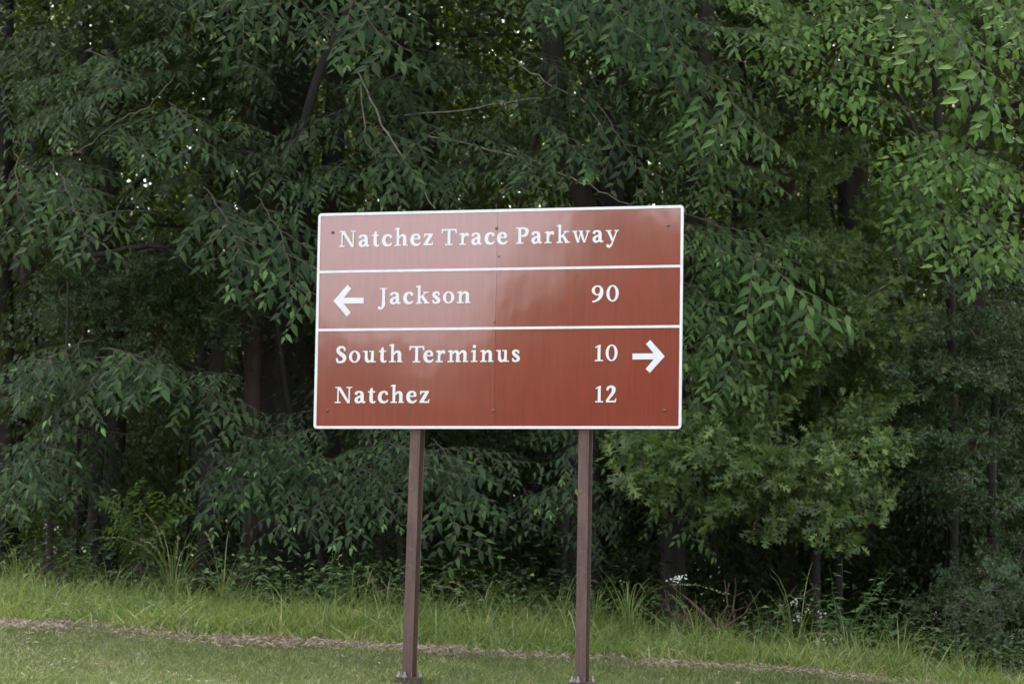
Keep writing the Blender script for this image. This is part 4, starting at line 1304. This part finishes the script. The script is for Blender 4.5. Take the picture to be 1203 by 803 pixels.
for px, py, Y, n_, h, lb in ((22, 660, 25.9, 26, .62, 'drooping grass clump at the far left edge of the wood'),
                             (128, 668, 25.8, 18, .55, 'upright grass clump left of the pale-leaved sapling'),
                             (205, 675, 25.7, 40, .85, 'large arching grass clump left of the sign at the wood edge'),
                             (262, 680, 25.7, 26, .7, 'arching grass clump just right of the largest clump'),
                             (425, 700, 25.4, 30, .6, 'grass clump left of the left post'),
                             (452, 695, 25.6, 18, .55, 'thin grass clump touching the left post'),
                             (510, 700, 25.4, 16, .62, 'grass with a curled dry head right of the left post'),
                             (565, 705, 25.4, 36, .62, 'wide grass clump midway between the posts'),
                             (600, 708, 25.3, 22, .5, 'low grass clump midway between the posts'),
                             (655, 712, 25.3, 30, .62, 'grass clump just left of the right post'),
                             (700, 715, 25.3, 24, .66, 'grass clump just right of the right post'),
                             (738, 715, 25.2, 42, .75, 'big fountain of grass right of the right post'),
                             (820, 730, 25.2, 28, .6, 'grass clump in front of the brown dead brush'),
                             (935, 745, 25.0, 14, .95, 'tall single grass stems below the oak'),
                             (1000, 750, 25.0, 22, .65, 'grass clump below the oak at right'),
                             (1060, 760, 25.0, 28, .6, 'grass clump near the dark gap at right'),
                             (1120, 775, 24.9, 24, .5, 'dull grass clump near the right edge')):
    grass_clump(px, py, Y, n_, h, lb)
t = tree_at('sapling', 166, 26.1, 'pale broad-leaved sapling standing alone at lower left')
trunk(t, [(166, 660, 26.1), (166, 630, 26.1), (163, 595, 26.1)], (.012, .010, .005), 'twig', 6)
heroes(t, 'yellowish', [(170, 655, 26.3, 122, 588, 25.8), (166, 650, 26.3, 206, 580, 25.8), (160, 640, 26.4, 150, 574, 25.9), (168, 660, 26.2, 190, 622, 25.8), (160, 655, 26.3, 140, 615, 25.8)], tl=0)
weed(185, 680, 26.0, .85, 'leafy plant right beside the pale sapling', 'weed', .15, 4, 0, 'leafy_weed', .45)
weed(100, 670, 26, .5, 'bushy weed at the lower left of the wood', 'weed', .1, 6, 0, 'leafy_weed', .5)
weed(285, 690, 25.6, .5, 'brown-tinged bushy weed left of the tall narrow one', 'weed', .06, 9, 0, 'leafy_weed', .45)
weed(345, 692, 25.5, .4, 'low bushy weed left of the left post', 'weed', .08, 8, 0, 'leafy_weed', .6)
weed(388, 695, 25.5, .68, 'tall narrow weed with slim leaves left of the left post', 'weed', .085, 2, 0, 'leafy_weed', .12)
weed(400, 700, 25.4, .42, 'short weed at the foot of the tall narrow one', 'weed', .08, 5, 0, 'leafy_weed', .4)
weed(640, 712, 25.5, .4, 'broad-leaved weed between the posts nearer the right one', 'weed', .1, 7, 0, 'leafy_weed', .5)
weed(590, 706, 25.7, .45, 'dark bushy weed between the posts', 'wateroak', .09, 8, 0, 'leafy_weed', .5)
weed(797, 728, 25.1, .45, 'white-flowered weed right of the right post', 'weed', .05, 2, 7, 'flowering_weed', .1)
weed(950, 745, 25.0, .42, 'white-flowered weed below the oak', 'weed', .06, 3, 6, 'flowering_weed', .3)
weed(975, 755, 24.9, .2, 'short white-flowered weed right of the taller one', 'weed', .05, 3, 5, 'flowering_weed', .4)
weed(905, 745, 25.3, .5, 'bushy weed below the left part of the oak', 'wateroak', .1, 8, 0, 'leafy_weed', .6)
weed(985, 745, 25.5, .75, 'big leafy weed below the middle of the oak', 'weed', .16, 10, 0, 'leafy_weed', .55)
weed(1020, 755, 25.3, .6, 'bushy weed below the right part of the oak', 'wateroak', .12, 8, 0, 'leafy_weed', .6)
weed(1050, 765, 25.1, .55, 'leafy weed left of the dark gap at right', 'weed', .1, 6, 0, 'leafy_weed', .5)
weed(1105, 770, 25.1, .7, 'thin weed standing in the dark gap at right', 'weed', .07, 3, 0, 'leafy_weed', .25)

# reddish dead branches lying in the weeds
for px, py, Y, lb, sd in ((745, 690, 26, 'brown dead branches lying behind the right post', 3), (845, 710, 25.8, 'brown dead brush standing right of the right post', 5)):
    p = at(px, py, Y)
    t = thing('dead_brush', (p[0], p[1], float(ground_z(p[0], p[1]))), lb, 'dead branch')
    rg = np.random.default_rng(sd)
    for q in range(7):
        a = rg.uniform(0, 3.14)
        d = np.array([math.cos(a), .3 * math.sin(a), rg.uniform(.05, .5) if sd == 3 else rg.uniform(.3, 1.2)])
        ln = rg.uniform(.4, .9)
        k = np.linspace(0, 1, 6)
        c = k[:, None] * d * ln + .03 * rg.normal(size=(6, 3)) + [rg.normal() * .12 - (.3 if sd == 3 else 0), 0, .03]
        mb = MB()
        mb.tube(c, np.linspace(.03 if q == 0 else .014, .004, 6), 6, 0, .1)
        for z in range(4):
            i_ = rg.integers(1, 5)
            e = unit(d + rg.normal(size=3) * .7) * ln * .35
            mb.tube([c[i_], c[i_] + e * .5 + rg.normal(size=3) * .01, c[i_] + e], [.006, .005, .002], 4)
        obj('branch', mb.mesh('branch', [M['dead']]), t)

# near leafy meshes get their own data: overlapping instances render far slower; the far ones stay shared
bpy.context.view_layer.update()
for o in list(bpy.data.objects):
    if o.type == 'MESH' and o.data.users > 1 and len(o.data.polygons) > 300 and not o.data.name.startswith(('road', 'oak')) and o.matrix_world.translation.y < 36:
        o.data = o.data.copy()
